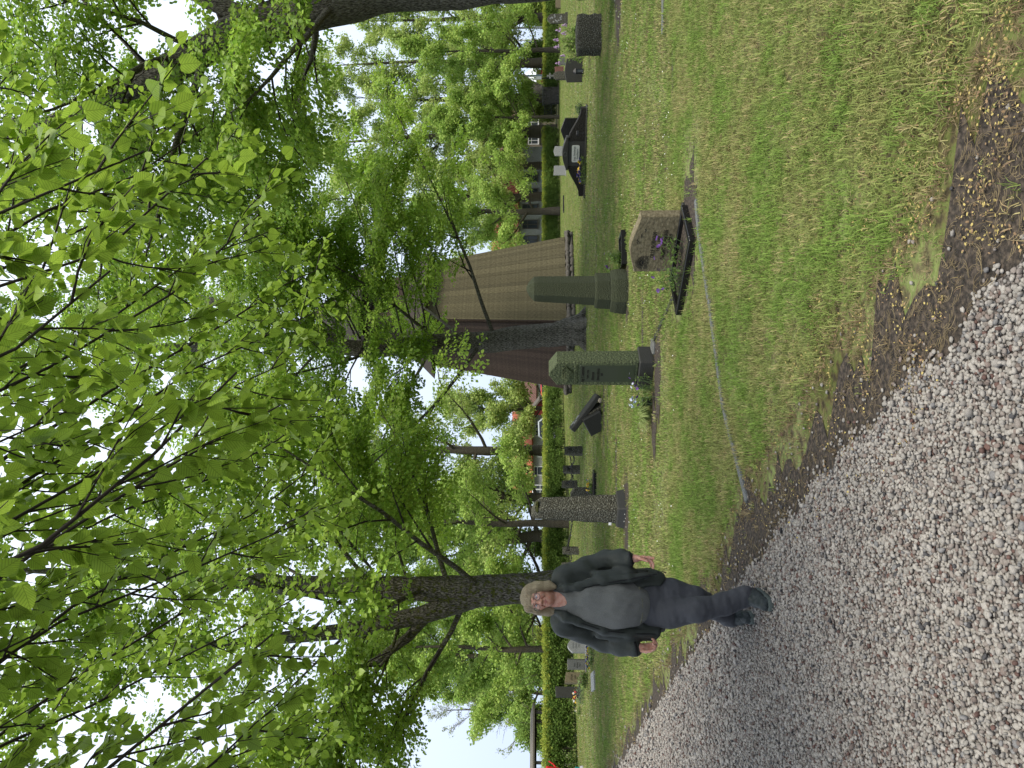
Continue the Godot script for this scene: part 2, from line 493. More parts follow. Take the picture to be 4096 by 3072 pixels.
func pebble_color() -> Color:
	var r := rng.randf()
	var k := rnd(0.8, 1.2)
	if r < 0.62: return Color(0.33 * k, 0.315 * k, 0.295 * k)
	if r < 0.78: return Color(0.235 * k, 0.21 * k, 0.195 * k)
	if r < 0.88: return Color(0.19 * k, 0.155 * k, 0.14 * k)
	if r < 0.93: return Color(0.2 * k, 0.2 * k, 0.205 * k)
	if r < 0.97: return Color(0.12 * k, 0.07 * k, 0.06 * k)
	return Color(0.06 * k, 0.06 * k, 0.065 * k)

func make_pebbles(path: Node3D) -> void:
	var kinds := []
	for i in 5: kinds.append(lumpy(1, 0.5, 0.9, i * 7.3).mesh())
	var xfs := [[], [], [], [], []]
	var cols := [[], [], [], [], []]
	var singles := []
	var d := 1.5
	while d < 24.0:
		var sp := 0.0158 if d < 5.5 else (0.022 if d < 9.5 else 0.038)
		var x0 := -0.62 * d - 0.7
		var x1 := edge(GRAVEL_EDGE, d) + 0.62
		var x := x0
		while x < x1:
			var e := edge(GRAVEL_EDGE, d) + wave.get_noise_1d(d * 2.3 + 90.0) * 0.1 + wave.get_noise_1d(d * 13.0) * 0.03
			var px := x + rnd(-0.4, 0.4) * sp
			var pz := -d + rnd(-0.4, 0.4) * sp
			var keep := px < e - 0.03 or rng.randf() < 0.55 * exp(-(px - e + 0.03) / 0.045) or rng.randf() < 0.012
			var twice := 1 + int(rng.randf() < 0.22 and px < e - 0.05)
			for k in (twice if keep else 0):
				var r := sp * rnd(0.38, 0.66) * (1.0 if rng.randf() > 0.06 else 1.5)
				var b := Basis(Vector3(rnd(-1, 1), rnd(-1, 1), rnd(-1, 1)).normalized(), rnd(0, TAU)).scaled_local(Vector3(r * rnd(0.9, 1.3), r * rnd(0.55, 0.8), r * rnd(0.75, 1.0)))
				if k == 0: b = Basis(Vector3.UP, rnd(0, TAU)) * Basis(Vector3.RIGHT, rnd(-0.5, 0.5)) * Basis().scaled(Vector3(r * rnd(0.9, 1.3), r * rnd(0.55, 0.8), r * rnd(0.75, 1.0)))
				var t := Transform3D(b, Vector3(px, 0.008 + r * 0.45 + k * sp * 0.75, pz))
				var ki := rng.randi() % 5
				if singles.size() < 300 and d > 2.25 and d < 2.75 and k == twice - 1 and px > -0.53 * d and rng.randf() < 0.14:
					singles.append([t, ki, rng.randi() % 8])
				else:
					xfs[ki].append(t)
					cols[ki].append(pebble_color())
			x += sp
		d += sp
	for i in 5: scatter(path, "pebbles", kinds[i], mats.pebble, xfs[i], cols[i])
	var sm := []
	for k in 8:
		var m := make("pebble_tone_%d" % k, pebble_color().linear_to_srgb(), 0.75, mats.pebble.albedo_texture, Vector3.ONE * 0.8, null, 0.0, false)
		sm.append(m)
	for q in singles:
		var o := MeshInstance3D.new()
		o.name = "pebble"
		o.mesh = kinds[q[1]]
		o.set_surface_override_material(0, sm[q[2]])
		o.transform = q[0]
		path.add_child(o, true)

func tuft(blades: int, radius: float, lo: float, hi: float, width: float, flop: float) -> ArrayMesh:
	var m := MB.new()
	m.use_c = true
	for i in blades:
		var a := rnd(0, TAU)
		var r := radius * sqrt(rng.randf())
		var base := Vector3(cos(a) * r, 0, sin(a) * r)
		var b := rnd(0, TAU)
		var dir := Vector3(cos(b), 0, sin(b))
		var len_ := rnd(lo, hi)
		var bend := rnd(0.15, 1.0) * flop
		var side := Vector3(-dir.z, 0, dir.x) * width * 0.5
		var p1 := base + (Vector3.UP * (1.0 - bend * 0.45) + dir * bend * 0.55).normalized() * len_ * 0.5
		var p2 := p1 + (Vector3.UP * (1.0 - bend * 1.15) + dir * bend).normalized() * len_ * 0.5
		p2.y = maxf(p2.y, 0.004)
		var k := rnd(0.55, 1.35)
		m.col = Color(k, k * rnd(0.94, 1.05), k * rnd(0.85, 1.1)) if rng.randf() > 0.24 else Color(1.9 * k, 1.35 * k, 2.0 * k)
		var up := Vector3.UP - dir * 0.4
		m.quad(base - side, base + side, p1 + side * 0.8, p1 - side * 0.8, up)
		m.flat(p1 - side * 0.8, p1 + side * 0.8, p2, up)
	return m.mesh()

func grass_color(x: float, z: float) -> Color:
	var q := wave.get_noise_2d(x * 0.9 + 30.0, z * 0.9) + 0.6 * wave.get_noise_2d(x * 3.1, z * 3.1 + 9.0)
	var k := rnd(0.8, 1.2)
	var green := Color(0.19, 0.29, 0.06)
	var olive := Color(0.27, 0.30, 0.1)
	var straw := Color(0.42, 0.35, 0.18)
	var c := olive.lerp(green, clampf(0.5 + q * 1.6, 0, 1))
	if rng.randf() < 0.13 - 0.2 * q: c = straw.lerp(olive, rnd(0, 0.5))
	return Color(c.r * k, c.g * k, c.b * k)

func make_grass() -> void:
	var near := [tuft(10, 0.04, 0.03, 0.06, 0.0042, 1.0), tuft(9, 0.045, 0.025, 0.055, 0.0038, 1.35), tuft(12, 0.032, 0.035, 0.08, 0.0042, 0.85)]
	var middle := [tuft(15, 0.08, 0.03, 0.06, 0.008, 0.95), tuft(14, 0.09, 0.025, 0.05, 0.0085, 1.15)]
	var far := [tuft(26, 0.24, 0.03, 0.065, 0.012, 0.8), tuft(24, 0.26, 0.03, 0.055, 0.014, 1.0)]
	var sets := [[near, 2.0, 8.5, 0.036], [middle, 8.5, 20.0, 0.085], [far, 20.0, 68.0, 0.24]]
	for st in sets:
		var xfs := []
		var cols := []
		for k in st[0].size():
			xfs.append([])
			cols.append([])
		var sp: float = st[3]
		var d: float = st[1]
		while d < st[2]:
			var x0 := maxf(-0.58 * d - 0.8, edge(GRASS_EDGE, d) - 0.9) if d < 33.0 else -0.58 * d - 0.8
			var x1 := 0.58 * d + 0.8
			var x := x0
			while x < x1:
				var px := x + rnd(-0.5, 0.5) * sp
				var pz := -d + rnd(-0.5, 0.5) * sp
				x += sp
				var e := edge(GRASS_EDGE, -pz) + wave.get_noise_1d(-pz * 1.7) * 0.22 + wave.get_noise_1d(-pz * 9.0 + 50.0) * 0.07 if d < 33.0 else -99.0
				var over := px - e
				var q := wave.get_noise_2d(px * 2.2, pz * 2.2 + 40.0)
				var chance := clampf(0.92 + 0.6 * q, 0.0, 1.0) if over > 0.25 else clampf(0.06 + 0.9 * (over + 0.1) / 0.4 + 0.7 * q, 0.05, 1.0)
				chance *= 1.0 - 0.93 * clampf(bareness(px, pz) * 1.6, 0.0, 1.0)
				if rng.randf() > chance: continue
				if px < edge(GRAVEL_EDGE, -pz) and rng.randf() < 0.97: continue
				var ki := rng.randi() % int(st[0].size())
				var cl := grass_color(px, pz)
				if over < 0.15 and rng.randf() < 0.75: cl = Color(0.33, 0.27, 0.15).lerp(Color(0.16, 0.11, 0.06), rng.randf())
				var sc := rnd(0.75, 1.25) * (0.8 if over < 0.1 else 1.0)
				xfs[ki].append(Transform3D(Basis(Vector3.UP, rnd(0, TAU)).scaled(Vector3(sc, sc * rnd(0.7, 1.15), sc)), Vector3(px, 0.003, pz)))
				cols[ki].append(cl)
			d += sp
		for k in xfs.size():
			var o := scatter(self, numbered("grass"), st[0][k], mats.grass, xfs[k], cols[k])
			var which: String = ["short olive grass of the lawn nearest the gravel", "short green grass among the front gravestones", "pale green grass of the far lawn towards the hedge"][sets.find(st)]
			tag(o, which, "grass", "grass of the churchyard lawn", "stuff")
	# small white daisies, yellow bud scales and dead stalks
	var daisy := MB.new()
	daisy.use_c = true
	for k in 6:
		daisy.flat(Vector3(0, 0.03, 0), Vector3(cos(k * TAU / 6), 0.031, sin(k * TAU / 6)) * Vector3(0.008, 1, 0.008), Vector3(cos((k + 1) * TAU / 6), 0.031, sin((k + 1) * TAU / 6)) * Vector3(0.008, 1, 0.008), Vector3.UP)
	var fx := []
	var fc := []
	for i in 5200:
		var dd := 8.0 + 50.0 * rng.randf()
		var px := rnd(-0.56, 0.56) * dd
		if dd < 33.0 and px < edge(GRASS_EDGE, dd) + 0.3: continue
		var q := wave.get_noise_2d(px * 0.35, dd * 0.35)
		if rng.randf() > 0.35 + 1.4 * q: continue
		var sc := rnd(0.7, 1.4) * (0.7 + dd * 0.03)
		fx.append(Transform3D(Basis(Vector3(1, 0, rnd(-0.5, 0.5)).normalized(), rnd(-0.2, 0.5)).scaled(Vector3(sc, 1.0, sc)), Vector3(px, 0.012, -dd)))
		fc.append(Color(0.72, 0.74, 0.7))
	tag(scatter(self, numbered("daisies"), daisy.mesh(), mats.petal, fx, fc), "tiny white daisies dotted over the mown lawn", "flowers", "", "stuff")
	var scale_ := MB.new()
	scale_.use_c = true
	for k in 5:
		scale_.flat(Vector3(0, 0.003, 0), Vector3(cos(k * TAU / 5) * 0.009, 0.001, sin(k * TAU / 5) * 0.006), Vector3(cos((k + 1) * TAU / 5) * 0.009, 0.001, sin((k + 1) * TAU / 5) * 0.006), Vector3.UP)
	var lx := []
	var lc := []
	for i in 15000:
		var dd := 2.1 + 7.0 * rng.randf() * rng.randf()
		var e := edge(GRASS_EDGE, dd)
		var px := e + (rnd(-0.75, 0.5) if rng.randf() < 0.6 else rnd(0.0, 0.6 * dd - e + 0.5))
		if rng.randf() > 0.25 + 1.6 * wave.get_noise_2d(px * 3.0 + 7.0, dd * 3.0): continue
		var k := rnd(0.6, 1.1)
		lx.append(Transform3D(Basis(Vector3(rnd(-1, 1), 2, rnd(-1, 1)).normalized(), rnd(0, TAU)).scaled(Vector3.ONE * rnd(0.4, 0.9)), Vector3(px, rnd(0.008, 0.022), -dd)))
		lc.append(Color(0.42 * k, 0.34 * k, 0.13 * k) if rng.randf() < 0.55 else Color(0.25 * k, 0.17 * k, 0.10 * k))
	tag(scatter(self, numbered("bud_scales"), scale_.mesh(), mats.litter, lx, lc), "fallen yellow and tan bud scales strewn on earth and grass", "litter", "", "stuff")

# ---------------------------------------------------------------- hedges

# a leaf folded along its middle, pointing along +x from the stalk
func leaf_shape(m: MB, xf: Transform3D, length: float, width: float, fold := 0.25) -> void:
	var tip := xf * Vector3(length, -0.12 * length, 0)
	var root := xf * Vector3.ZERO
	for s in [-1.0, 1.0]:
		var a := xf * Vector3(length * 0.3, fold * width * 0.5, s * width * 0.5)
		var b := xf * Vector3(length * 0.68, fold * width * 0.35 - 0.05 * length, s * width * 0.4)
		var mid := xf * Vector3(length * 0.5, 0, 0)
		m.flat(root, a, mid, xf.basis.y)
		m.flat(a, b, mid, xf.basis.y)
		m.flat(mid, b, tip, xf.basis.y)

func diamond(m: MB, xf: Transform3D, length: float, width: float) -> void:
	m.flat(xf * Vector3.ZERO, xf * Vector3(length * 0.45, 0.12 * width, width * 0.5), xf * Vector3(length, -0.1 * length, 0), xf.basis.y)
	m.flat(xf * Vector3.ZERO, xf * Vector3(length * 0.45, 0.12 * width, -width * 0.5), xf * Vector3(length, -0.1 * length, 0), xf.basis.y)

# a bunch of leaves in a ball or along a twig, about one metre across before scaling
func bunch(leaves: int, size: float, fine: bool, spray: bool) -> ArrayMesh:
	var m := MB.new()
	m.use_c = true
	for i in leaves:
		var at := Vector3(rnd(-1, 1), rnd(-1, 1), rnd(-1, 1))
		while at.length() > 1.0: at = Vector3(rnd(-1, 1), rnd(-1, 1), rnd(-1, 1))
		at *= 0.5
		var b := Basis(Vector3.UP, rnd(0, TAU)) * Basis(Vector3.BACK, rnd(-1.0, 0.4)) * Basis(Vector3.RIGHT, rnd(-0.8, 0.8))
		if spray:
			var t := float(i) / leaves
			at = Vector3(t - 0.5, rnd(-0.06, 0.06) - 0.12 * t * t, rnd(-0.05, 0.05) + (0.16 if i % 2 == 0 else -0.16) * rnd(0.2, 1.6))
			b = Basis(Vector3.UP, (-1.0 if i % 2 == 0 else 1.0) * rnd(0.4, 1.5)) * Basis(Vector3.BACK, rnd(-0.9, 0.1)) * Basis(Vector3.RIGHT, rnd(-0.7, 0.7))
		var k := rnd(0.72, 1.2)
		m.col = Color(k * rnd(0.9, 1.12), k, k * rnd(0.8, 1.1))
		var sc := size * rnd(0.7, 1.2)
		if fine: leaf_shape(m, Transform3D(b, at), sc, sc * 0.85)
		else: diamond(m, Transform3D(b, at), sc, sc * 0.9)
	return m.mesh()

var bunches := {}

func make_bunches() -> void:
	if bunches.size(): return
	bunches.hedge = [bunch(26, 0.2, false, false), bunch(26, 0.22, false, false)]
	bunches.ball = [bunch(30, 0.17, false, false), bunch(26, 0.2, false, false)]
	bunches.spray = [bunch(13, 0.2, true, true), bunch(15, 0.18, true, true)]
	bunches.far = [bunch(22, 0.2, false, false), bunch(18, 0.23, false, false)]

func hedge(label: String, line: Array, height: float, depth: float, gaps: bool) -> void:
	var o := thing("hedge", label, "hedge", Vector3.ZERO, 0.0, "clipped hedges round the churchyard")
	var stems := MB.new()
	var xfs := [[], []]
	var cols := [[], []]
	for i in line.size() - 1:
		var a := Vector3(line[i][0], 0, line[i][1])
		var b := Vector3(line[i + 1][0], 0, line[i + 1][1])
		var dir := (b - a).normalized()
		var side := Vector3(-dir.z, 0, dir.x)
		var L := a.distance_to(b)
		var dist := minf(a.length(), b.length())
		for k in int(L * 3.2):
			var p := a + dir * rnd(0, L) + side * rnd(-0.2, 0.2) * depth
			var q := p + Vector3(rnd(-0.25, 0.25), height * rnd(0.6, 0.9), rnd(-0.2, 0.2))
			stems.tube(PackedVector3Array([p, p.lerp(q, 0.5) + side * rnd(-0.08, 0.08), q]), PackedFloat32Array([0.035, 0.026, 0.012]), 5)
			stems.tube(PackedVector3Array([p.lerp(q, 0.25), p.lerp(q, 0.3) + dir * rnd(-0.3, 0.3) + Vector3(0, 0.3, 0), p.lerp(q, 0.4) + dir * rnd(-0.5, 0.5) + Vector3(0, 0.6, 0)]), PackedFloat32Array([0.018, 0.012, 0.006]), 4)
		var n := int(L * (400 if dist < 45.0 else 260))
		for k in n:
			var t := rnd(0, L)
			var y := height * sqrt(rng.randf()) * rnd(0.93, 1.03)
			var w := rnd(-1, 1)
			w = signf(w) * pow(absf(w), 0.55) * depth * 0.5
			if y < 0.08: y = 0.08
			var p := a + dir * t + side * w
			var hole := wave.get_noise_2d(t * 0.8 + line[i][0], y * 1.6)
			if gaps and y < 0.62 * height and hole > -0.05 + 0.3 * y: continue
			if gaps and y < 0.25 and rng.randf() < 0.7: continue
			var top := y > height * 0.9
			var sc := rnd(0.3, 0.46)
			var ki := rng.randi() % 2
			var tone := rnd(0.75, 1.2)
			var cl := Color(0.17, 0.27, 0.06) if not top else Color(0.42, 0.46, 0.08).lerp(Color(0.24, 0.34, 0.07), rnd(0, 0.7))
			xfs[ki].append(Transform3D(Basis(Vector3(rnd(-1, 1), rnd(-1, 1), rnd(-1, 1)).normalized(), rnd(0, TAU)).scaled(Vector3.ONE * sc), p + Vector3(0, y - 0.1, 0)))
			cols[ki].append(Color(cl.r * tone, cl.g * tone, cl.b * tone))
	part(o, "stems", stems, mats.twig_grey)
	for k in 2: scatter(o, "foliage", bunches.hedge[k], mats.far_leaf, xfs[k], cols[k])

func make_hedges() -> void:
	make_bunches()
	hedge("dark clipped hedge with yellow top and gappy foot behind the woman", [[-27.0, -16.0], [-16.6, -30.6], [-12.5, -36.6], [-9.1, -41.6], [-4.6, -48.0], [-0.4, -52.5]], 1.5, 1.1, true)
	hedge("dense clipped green hedge between bell tower and iron gate", [[3.0, -55.0], [14.0, -62.6], [23.6, -66.3]], 1.58, 1.2, false)
	hedge("short clipped hedge running right from the stone gate pillar", [[27.7, -66.6], [36.8, -68.6], [46.0, -70.0]], 1.5, 1.2, false)

# ---------------------------------------------------------------- bell tower

func make_tower() -> void:
	var C := Vector3(2.78, 0, -32.3)
	var r := Vector3(0.83, 0, -0.557).normalized()
	var l := Vector3(-0.557, 0, -0.83).normalized()
	var side := 5.4
	var o := thing("bell_tower", "wooden bell tower with sloping board walls on a rubble footing", "bell tower")
	var mid := C + (r + l) * side * 0.5
	var top_y := 7.3
	var shrink := 0.33 # of the half side lost up to top_y
	var wall := func(face: int, s: float, y: float, out: float) -> Vector3:
		var d: Vector3 = [r, l, -r, -l][face]
		var nn: Vector3 = [-l, -r, l, r][face]
		var k := 1.0 - shrink * (y - 0.42) / (top_y - 0.42)
		return mid + nn * (side * 0.5 * k + out) + d * (s - 0.5) * side * k + Vector3(0, y, 0)
	# the footing: a course of uneven field stones on each face
	for face in 4:
		var nn: Vector3 = [-l, -r, l, r][face]
		var d: Vector3 = [r, l, -r, -l][face]
		var s := 0.0
		while s < side + 0.1:
			var w := rnd(0.28, 0.62)
			for row in 2:
				var q := lumpy(1, 0.45, 1.1, s * 3.0 + face * 9.0 + row, Vector3(w * 0.62, rnd(0.12, 0.15), 0.2))
				var st := part(o, "footing_stone", q, mats.rubble)
				var p := mid + nn * (side * 0.5 + rnd(-0.04, 0.06)) + d * (s + w * 0.4 + row * 0.1 - side * 0.5)
				st.transform = Transform3D(Basis(d, Vector3.UP, d.cross(Vector3.UP)), p + Vector3(0, 0.1 + row * 0.2, 0))
			s += w
	var core := MB.new()
	for face in 4:
		core.quad(wall.call(face, 0.005, 0.3, -0.12), wall.call(face, 0.995, 0.3, -0.12), wall.call(face, 0.995, top_y, -0.12), wall.call(face, 0.005, top_y, -0.12), [-l, -r, l, r][face])
	part(o, "inner_wall", core, mats.dark_timber)
	# each board laps over the next
	for face in 4:
		var n := 24
		var nn: Vector3 = [-l, -r, l, r][face]
		for i in n:
			var s0 := (i + 0.07) / n
			var s1 := (i + 0.93) / n
			var m := MB.new()
			var y0 := 0.42 + rnd(-0.03, 0.03)
			var lift := rnd(0.02, 0.05)
			var a: Vector3 = wall.call(face, s0, y0, 0.005)
			var b: Vector3 = wall.call(face, s1, y0, lift)
			var c: Vector3 = wall.call(face, s1, top_y, lift)
			var e: Vector3 = wall.call(face, s0, top_y, 0.005)
			m.quad(a, b, c, e, nn)
			m.quad(b, wall.call(face, s1, y0, -0.02), wall.call(face, s1, top_y, -0.02), c, [r, l, -r, -l][face])
			m.quad(a, b, wall.call(face, s1, y0, -0.04), wall.call(face, s0, y0, -0.04), Vector3.DOWN)
			m.quad(a, wall.call(face, s0, y0, -0.04), wall.call(face, s0, top_y, -0.04), e, -[r, l, -r, -l][face])
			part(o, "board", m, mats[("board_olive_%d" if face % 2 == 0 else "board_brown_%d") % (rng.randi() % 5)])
	# corner board
	for k in 4:
		var m := MB.new()
		var p0: Vector3 = wall.call(k, 0.0, 0.36, 0.0)
		var p1: Vector3 = wall.call(k, 0.0, top_y, 0.0)
		var d0: Vector3 = (p0 - mid) * Vector3(1, 0, 1)
		d0 = d0.normalized()
		m.tube(PackedVector3Array([p0 + d0 * 0.02, p1 + d0 * 0.02]), PackedFloat32Array([0.1, 0.09]), 4)
		part(o, "corner_board", m, mats.board_brown_1)
	# the skirt roof, the bell stage and the spire above, mostly hidden by leaves
	var ring := func(half: float, y: float) -> Array:
		return [mid + (r + l) * -half + Vector3(0, y, 0), mid + (r - l) * half + Vector3(0, y, 0), mid + (r + l) * half + Vector3(0, y, 0), mid + (l - r) * half + Vector3(0, y, 0)]
	var tiers := [["skirt_roof", 2.35, 7.1, 1.45, 8.3, mats.roof_shingle], ["bell_stage", 1.4, 8.25, 1.25, 10.4, mats.board_brown_0], ["eave", 1.75, 10.3, 1.7, 10.5, mats.dark_timber], ["spire", 1.72, 10.5, 0.02, 13.4, mats.roof_shingle]]
	for t in tiers:
		var lo: Array = ring.call(t[1], t[2])
		var hi: Array = ring.call(t[3], t[4])
		var m := MB.new()
		for k in 4:
			var k2 := (k + 1) % 4
			m.quad(lo[k], lo[k2], hi[k2], hi[k], lo[k] + lo[k2] - 2.0 * mid - Vector3(0, 2.0 * t[2], 0))
		m.quad(lo[0], lo[1], lo[2], lo[3], Vector3.DOWN)
		part(o, t[0], m, t[5])
	for f in 2:
		var nn: Vector3 = [-l, -r][f]
		var d: Vector3 = [r, l][f]
		var op := MB.new()
		op.box(mid + nn * 1.33 + Vector3(0, 9.4, 0), Vector3(1.5, 1.2, 0.1), Basis(d, Vector3.UP, d.cross(Vector3.UP)))
		var lv := part(o, "bell_opening", op, mats.dark_timber)
		for k in 6:
			var sl := MB.new()
			sl.box(mid + nn * 1.4 + Vector3(0, 8.9 + k * 0.2, 0), Vector3(1.4, 0.03, 0.14), Basis(d, Vector3.UP, d.cross(Vector3.UP)) * Basis(Vector3.RIGHT, 0.6 if f == 0 else 0.6))
			part(lv, "louvre_slat", sl, mats.dark_timber)

# ---------------------------------------------------------------- houses, cars, lamps beyond the hedge

# window on a wall: at = centre, d = along the wall, nn = outwards
func window(parent: Node, at: Vector3, d: Vector3, nn: Vector3, w: float, h: float, frame: Material, panes := 2) -> void:
	var b := Basis(d, Vector3.UP, nn)
	var f := MB.new()
	for s in [-1.0, 1.0]:
		f.box(at + d * s * w * 0.5, Vector3(0.08, h + 0.08, 0.1), b)
		f.box(at + Vector3(0, s * h * 0.5, 0), Vector3(w - 0.08, 0.08, 0.1), b)
	for k in range(1, panes):
		f.box(at + d * (w * k / panes - w * 0.5), Vector3(0.05, h - 0.08, 0.08), b)
	f.box(at + Vector3(0, h * 0.18, 0), Vector3(w - 0.08, 0.05, 0.07), b)
	var fr := part(parent, "window", f, frame)
	for k in panes:
		var g := MB.new()
		g.box(at + d * (w * (k + 0.5) / panes - w * 0.5) - nn * 0.01, Vector3(w / panes - 0.06, h - 0.09, 0.02), b)
		part(fr, "pane", g, mats.pane)
	var sill := MB.new()
	sill.box(at + Vector3(0, -h * 0.5 - 0.08, 0) + nn * 0.06, Vector3(w + 0.2, 0.06, 0.16), b)
	part(fr, "sill", sill, frame)

# a gabled house: centre of its base, direction of its ridge, length, depth, wall and ridge heights
func house(nm: String, label: String, at: Vector3, turn: float, len_: float, deep: float, wall_h: float, ridge: float, wm: Material, rm: Material, chimney := false) -> Node3D:
	var o := thing(nm, label, "house", at, turn)
	var w := MB.new()
	w.box(Vector3(0, wall_h * 0.5, 0), Vector3(len_, wall_h, deep))
	for s in [-1.0, 1.0]:
		w.flat(Vector3(s * len_ * 0.5, wall_h, -deep * 0.5), Vector3(s * len_ * 0.5, wall_h, deep * 0.5), Vector3(s * len_ * 0.5, ridge, 0), Vector3(s, 0, 0))
	part(o, "wall", w, wm)
	var rr := MB.new()
	var over := 0.4
	var slope := (ridge - wall_h) / (deep * 0.5)
	for s in [-1.0, 1.0]:
		var e0 := Vector3(0, wall_h - over * slope, s * (deep * 0.5 + over))
		var e1 := Vector3(0, ridge + 0.05, 0)
		var X := Vector3(len_ * 0.5 + over, 0, 0)
		var up := (e1 - e0).cross(Vector3.RIGHT * -s).normalized() * 0.12
		rr.quad(e0 - X + up, e0 + X + up, e1 + X + up, e1 - X + up, Vector3(0, 1, s))
		rr.quad(e0 - X, e0 + X, e0 + X + up, e0 - X + up, Vector3(0, -0.3, s))
		rr.quad(e0 - X, e0 + X, e1 + X, e1 - X, Vector3(0, -1, 0))
		for t in [-1.0, 1.0]:
			rr.quad(e0 + X * t, e1 + X * t, e1 + X * t + up, e0 + X * t + up, Vector3(t, 0, 0))
	var rf := part(o, "roof", rr, rm)
	# rows of tiles on the slope that faces the churchyard
	var e0 := Vector3(0, wall_h - over * slope, deep * 0.5 + over)
	var e1 := Vector3(0, ridge + 0.05, 0)
	var up2 := Vector3(0, deep * 0.5, (ridge - wall_h)).normalized()
	var tiles := MB.new()
	var rows := int(e0.distance_to(e1) / 0.33)
	var count := int((len_ + 0.8) / 0.27)
	for i in rows:
		for j in count:
			var p := e0.lerp(e1, (i + 0.5) / rows) + Vector3((j + 0.5) / count * (len_ + 0.8) - len_ * 0.5 - 0.4, 0, 0) + up2 * (0.14 + 0.02)
			tiles.box(p, Vector3(0.2, 0.05, e0.distance_to(e1) / rows * 0.98), Basis(Vector3.RIGHT, up2, Vector3.RIGHT.cross(up2)) * Basis(Vector3.RIGHT, 0.1))
	var tp := part(rf, "roof_tiles", tiles, rm)
	tp.set_meta("kind", "stuff")
	if chimney:
		var ch := MB.new()
		ch.box(Vector3(len_ * 0.2, ridge + 0.3, 0), Vector3(0.7, 1.2, 0.7), Basis(), 0.03)
		part(rf, "chimney", ch, mats.beige_plaster)
	return o

func car(label: String, at: Vector3, turn: float, paint: Material, tall := 1.0) -> void:
	var o := thing("parked_car", label, "car", at, turn, "cars parked beyond the hedge")
	var b := MB.new()
	var prof := PackedVector2Array([Vector2(-2.1, 0.3), Vector2(-2.15, 0.62), Vector2(-1.9, 0.86), Vector2(-1.1, 0.98), Vector2(-0.45, 1.42 * tall), Vector2(0.9, 1.46 * tall), Vector2(1.65, 1.05), Vector2(2.1, 0.95), Vector2(2.15, 0.45), Vector2(2.05, 0.3)])
	b.prism(prof, 1.7, Transform3D(), 0.12)
	part(o, "body", b, paint)
	var g := MB.new()
	g.prism(PackedVector2Array([Vector2(-0.98, 1.0), Vector2(-0.42, 1.34 * tall), Vector2(0.85, 1.38 * tall), Vector2(1.4, 1.03)]), 1.715, Transform3D())
	part(o, "side_window", g, mats.pane)
	for x in [-1.35, 1.35]:
		for s in [-0.8, 0.8]:
			var wh := MB.new()
			var ring := PackedVector2Array()
			for k in 16: ring.append(Vector2(cos(TAU * k / 16), sin(TAU * k / 16)) * 0.32)
			wh.prism(ring, 0.2, Transform3D(Basis(), Vector3(x, 0.32, s)), 0.03)
			var w := part(o, "wheel", wh, mats.rubber)
			var hub := MB.new()
			var r2 := PackedVector2Array()
			for k in 12: r2.append(Vector2(cos(TAU * k / 12), sin(TAU * k / 12)) * 0.19)
			hub.prism(r2, 0.215, Transform3D(Basis(), Vector3(x, 0.32, s)))
			part(w, "rim", hub, mats.car_silver)

